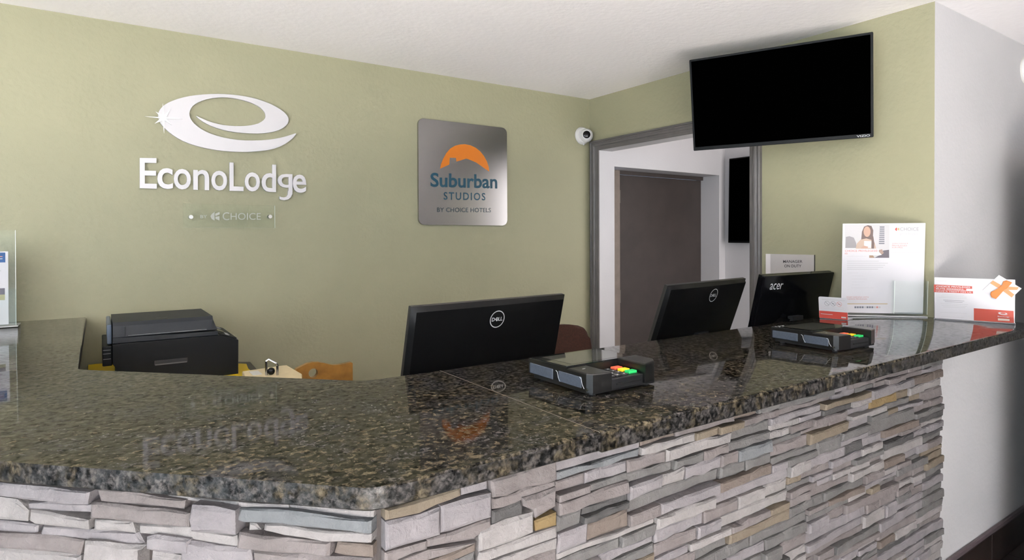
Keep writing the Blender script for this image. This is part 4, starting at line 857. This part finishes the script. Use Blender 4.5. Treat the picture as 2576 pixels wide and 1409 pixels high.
m_ = MB(); bars(m_, Me, lambda *p: fe(*[(x, y+(x-200)*.045) for x, y in p]), [(400, 900, 690, 9), (440, 860, 725, 9)], .0003); m_.build('text_lines', M_tx, el, off=of)
F3([(1125, 897), (2065, 962), (2075, 1245), (1125, 1185)], M_red, 'red_panel')
def mini_swoosh(q, M, f, dd, m, par, o_):
    xs = [p_[0] for p_ in SW]; ys = [p_[1] for p_ in SW]; P = [((x-min(xs))/(max(xs)-min(xs)), (y-min(ys))/(max(ys)-min(ys))) for x, y in SW]
    pts = [((q[0][0]*(1-u_)+q[1][0]*u_)*(1-v_)+(q[3][0]*(1-u_)+q[2][0]*u_)*v_, (q[0][1]*(1-u_)+q[1][1]*u_)*(1-v_)+(q[3][1]*(1-u_)+q[2][1]*u_)*v_) for u_, v_ in P]
    MB().flat(px2(M, f(*pts), dd), M, dd).build('emblem', m, par, off=o_)
mini_swoosh([(1700, 985), (1930, 1000), (1930, 1065), (1700, 1050)], Me, fe, .0006, M_wt, el, of)
T3('EconoLodge', [(1690, 1075), (1965, 1095), (1965, 1125), (1690, 1110)], M_wt, bold=.02); F3([(1695, 1135), (1970, 1155), (1970, 1200), (1695, 1185)], mat('print_cream', (0.4836, 0.4092, 0.3472), .5), 'caption_block', .0006)
Mg = Me @ Matrix.Translation((0, 0, .0012)); gc = MB().prism(px2(Me, fe((1720, 110), (2255, 430), (1870, 800), (1330, 470)), .002), Me, .0004, .0035).build('gift_card', M_wt, el, off=of)
M_rib = mat('orange_ribbon', (0.55, 0.20, 0.07), .45); M_bow = mat('orange_bow', (0.52, 0.13, 0.005), .45)
F3([(1575, 240), (1860, 400), (2085, 575), (2020, 645), (1800, 480), (1510, 310)], M_rib, 'ribbon', .0038, gc); F3([(1890, 385), (2190, 400), (2150, 465), (1850, 465)], M_rib, 'ribbon', .0040, gc)
MB().prism(px2(Me, fe((1820, 260), (1900, 240), (2030, 290), (1960, 370), (1890, 440), (1840, 440), (1700, 620), (1650, 675), (1545, 640), (1515, 570), (1530, 510), (1700, 440), (1790, 380)), .005), Me, .0041, .0085, .002).build('bow', M_bow, gc, off=of)
# small tent card
tL, tR = hit(2061, 800, (0, 0, ZT), (0, 0, 1)), hit(2133, 806, (0, 0, ZT), (0, 0, 1)); a = (tR-tL).normalized(); w_ = (tR-tL).length; n = Vector((a.y, -a.x, 0)); ti = -.12; up = Vector((0, 0, 1))*math.cos(ti)-n*math.sin(ti); h_ = .084
Mk = frame(tL+up*h_+Vector((0, 0, .001)), a, up); of = Vector(((tL+tR)/2).to_tuple()); tc_ = thing('tent_card', 'small white and red folded no-smoking card behind a card terminal', 'card', of)
MB().prism(rrect(0, w_, -h_, 0, .006, 4), Mk, -.001, 0).build('card', M_paper, tc_, off=of); Mz = frame(of, a, n*-1); MB().box(-w_/2, w_/2, .002, .06, .0004, .0014, M=Mz).build('base_flap', M_paper, tc_, off=of)
MB().box(0.0005, w_-.0005, -h_+.0005, -h_*.66, .0002, .0004, M=Mk).build('red_band', mat('print_bright_red', (0.4464, 0.0527, 0.0372), .5), tc_, off=of)
for k in range(3):
    c_ = (w_*(.30+.21*k), -h_*.30); m_ = MB(); o_ = circle(*c_, .0095, n=24); i_ = circle(*c_, .0082, n=24)
    for j in range(24): m_.add([(*o_[j], .0003), (*o_[(j+1) % 24], .0003), (*i_[(j+1) % 24], .0003), (*i_[j], .0003)], [(0, 1, 2, 3)], Mk)
    m_.flat([(c_[0]-.0062, c_[1]+.0050), (c_[0]-.0050, c_[1]+.0062), (c_[0]+.0062, c_[1]-.0050), (c_[0]+.0050, c_[1]-.0062)], Mk, .0003); m_.build('no_smoking_icon', M_red2 if k == 2 else M_tx, tc_, off=of)
    if k: MB().box(c_[0]-.004, c_[0]+.004, c_[1]-.001, c_[1]+.001, .00028, .00029, M=Mk).build('icon_mark', M_dk2, tc_, off=of)
m_ = MB()
for y in (-.10, -.13): m_.box(w_*.12, w_*.92, h_*(y-.012), h_*y, .0002, .0003, M=Mk)
for y in (-.46, -.54): m_.box(w_*.18, w_*.88, h_*(y-.010), h_*y, .0002, .0003, M=Mk)
m_.build('text_lines', M_tx2, tc_, off=of)
MB().box(w_*.06, w_*.48, -h_*.815, -h_*.79, .00045, .0006, M=Mk).build('text_lines', M_wt, tc_, off=of); MB().box(w_*.78, w_*.94, -h_*.93, -h_*.87, .00045, .0006, M=Mk).build('caption_block', M_wt, tc_, off=of)
mini_swoosh([(2120, 777), (2129, 777), (2129, 783), (2120, 783)], Mk, lambda *p: list(p), .0006, M_wt, tc_, of)
# clear stand on the far left of the counter
of = Vector((-.36, 2.93, ZT)); Mv = frame((-.475, 2.93, ZT+.352), (1, 0, 0), (0, 0, 1)); ls = thing('acrylic_stand', 'tall clear acrylic stand with blue-headed white sheet, by the green wall', 'sign stand', of); w_ = .222
Mv = frame((-.2535-w_, 2.93, ZT+.352), (1, 0, 0), (0, .05, 1))
MB().box(0, w_, -.350, 0, -.0035, 0, M=Mv).build('panel', M_acr, ls, off=of); MB().box(w_, w_+.0014, -.350, 0, -.0035, .0002, M=Mv).build('panel_edge', M_edge, ls, off=of)
MB().box(-.004, w_-.020, -.344, -.078, .0004, .0012, M=Mv).build('sheet', M_paper, ls, off=of)
MB().box(.004, w_-.028, -.118, -.082, .0013, .0015, M=Mv).build('blue_header', mat('print_header_blue', (0.0031, 0.0620, 0.2046), .5), ls, off=of)
MB().box(.04, w_-.036, -.106, -.1035, .0016, .0017, M=Mv).build('text_lines', M_wt, ls, off=of); MB().box(.06, w_-.036, -.098, -.095, .0016, .0017, M=Mv).build('text_lines', M_red2, ls, off=of)
m_ = MB().box(.01, w_-.040, -.150, -.147, .0013, .0014, M=Mv)
for y in (-.165, -.180, -.195, -.212, -.30, -.315): m_.box(.01, w_-.045, y, y+.002, .0013, .0014, M=Mv)
m_.build('text_lines', M_tx2, ls, off=of)
MB().box(.09, w_-.030, -.235, -.212, .0013, .0015, M=Mv).build('photo_print', mat('photo_plum', (0.0620, 0.0434, 0.0682), .5), ls, off=of); MB().box(.09, w_-.030, -.255, -.235, .0013, .0015, M=Mv).build('photo_print', mat('photo_straw', (0.2604, 0.2356, 0.1054), .5), ls, off=of)
m_ = MB(); m_.box(w_-.10, w_+.003, -.346, -.215, .030, .0325, M=Mv); m_.box(w_+.0005, w_+.003, -.346, -.215, .0025, .0299, M=Mv); m_.box(w_-.10, w_-.0975, -.346, -.215, .0016, .0299, M=Mv); m_.build('pocket', M_acr, ls, off=of)
MB().box(-.2535-w_, -.245, 2.885, 2.985, ZT+.0004, ZT+.004, .001, 1).build('foot_plate', mat('acrylic_foot'), ls, off=of)
# manager plate on the green wall
y0 = -hit(1928, 650, (XB, 0, 0), (1, 0, 0)).y; y1 = -hit(2050, 650, (XB, 0, 0), (1, 0, 0)).y; zt_ = 1.378; of = Vector((XB, -(y0+y1)/2, 1.27)); mp_ = thing('manager_plate', 'grey MANAGER ON DUTY name plate on the green wall', 'sign', of)
mp_['label'] = 'grey MANAGER ON DUTY name plate on the green wall'
MB().box(y0, y1, zt_-.20, zt_, .0005, .006, .001, 1, M=M_B).build('plate', mat('plate_grey', (0.42, 0.39, 0.38), .4), mp_, off=of)
xs_ = -hit(1940, 650, (XB, 0, 0), (1, 0, 0)).y; MB().box(y0+.0005, xs_, zt_-.1995, zt_-.0005, .0061, .0064, M=M_B).build('side_strip', mat('plate_light', (0.62, 0.58, 0.58), .4), mp_, off=of)
MB().box(xs_, y1-.001, zt_-.16, zt_-.092, .0061, .0066, M=M_B).build('name_insert', M_paper, mp_, off=of); MB().box(y1, y1+.0015, zt_-.20, zt_, .0005, .006, M=M_B).build('shadow_gap_strip', M_bp, mp_, off=of)  # dark strip put in for the shadow gap at the plate's right edge
zm = lambda *p: zz(1900, 620, 6.709, p); m_ = MB(); tq(m_, 'MANAGER', M_B, zm((470, 232), (795, 232), (795, 278), (470, 278)), .0068, .008); tq(m_, 'ON DUTY', M_B, zm((490, 307), (778, 307), (778, 354), (490, 354)), .0068, .008); m_.build('lettering', mat('print_black', (0.0124, 0.0124, 0.0136), .5), mp_, off=of)
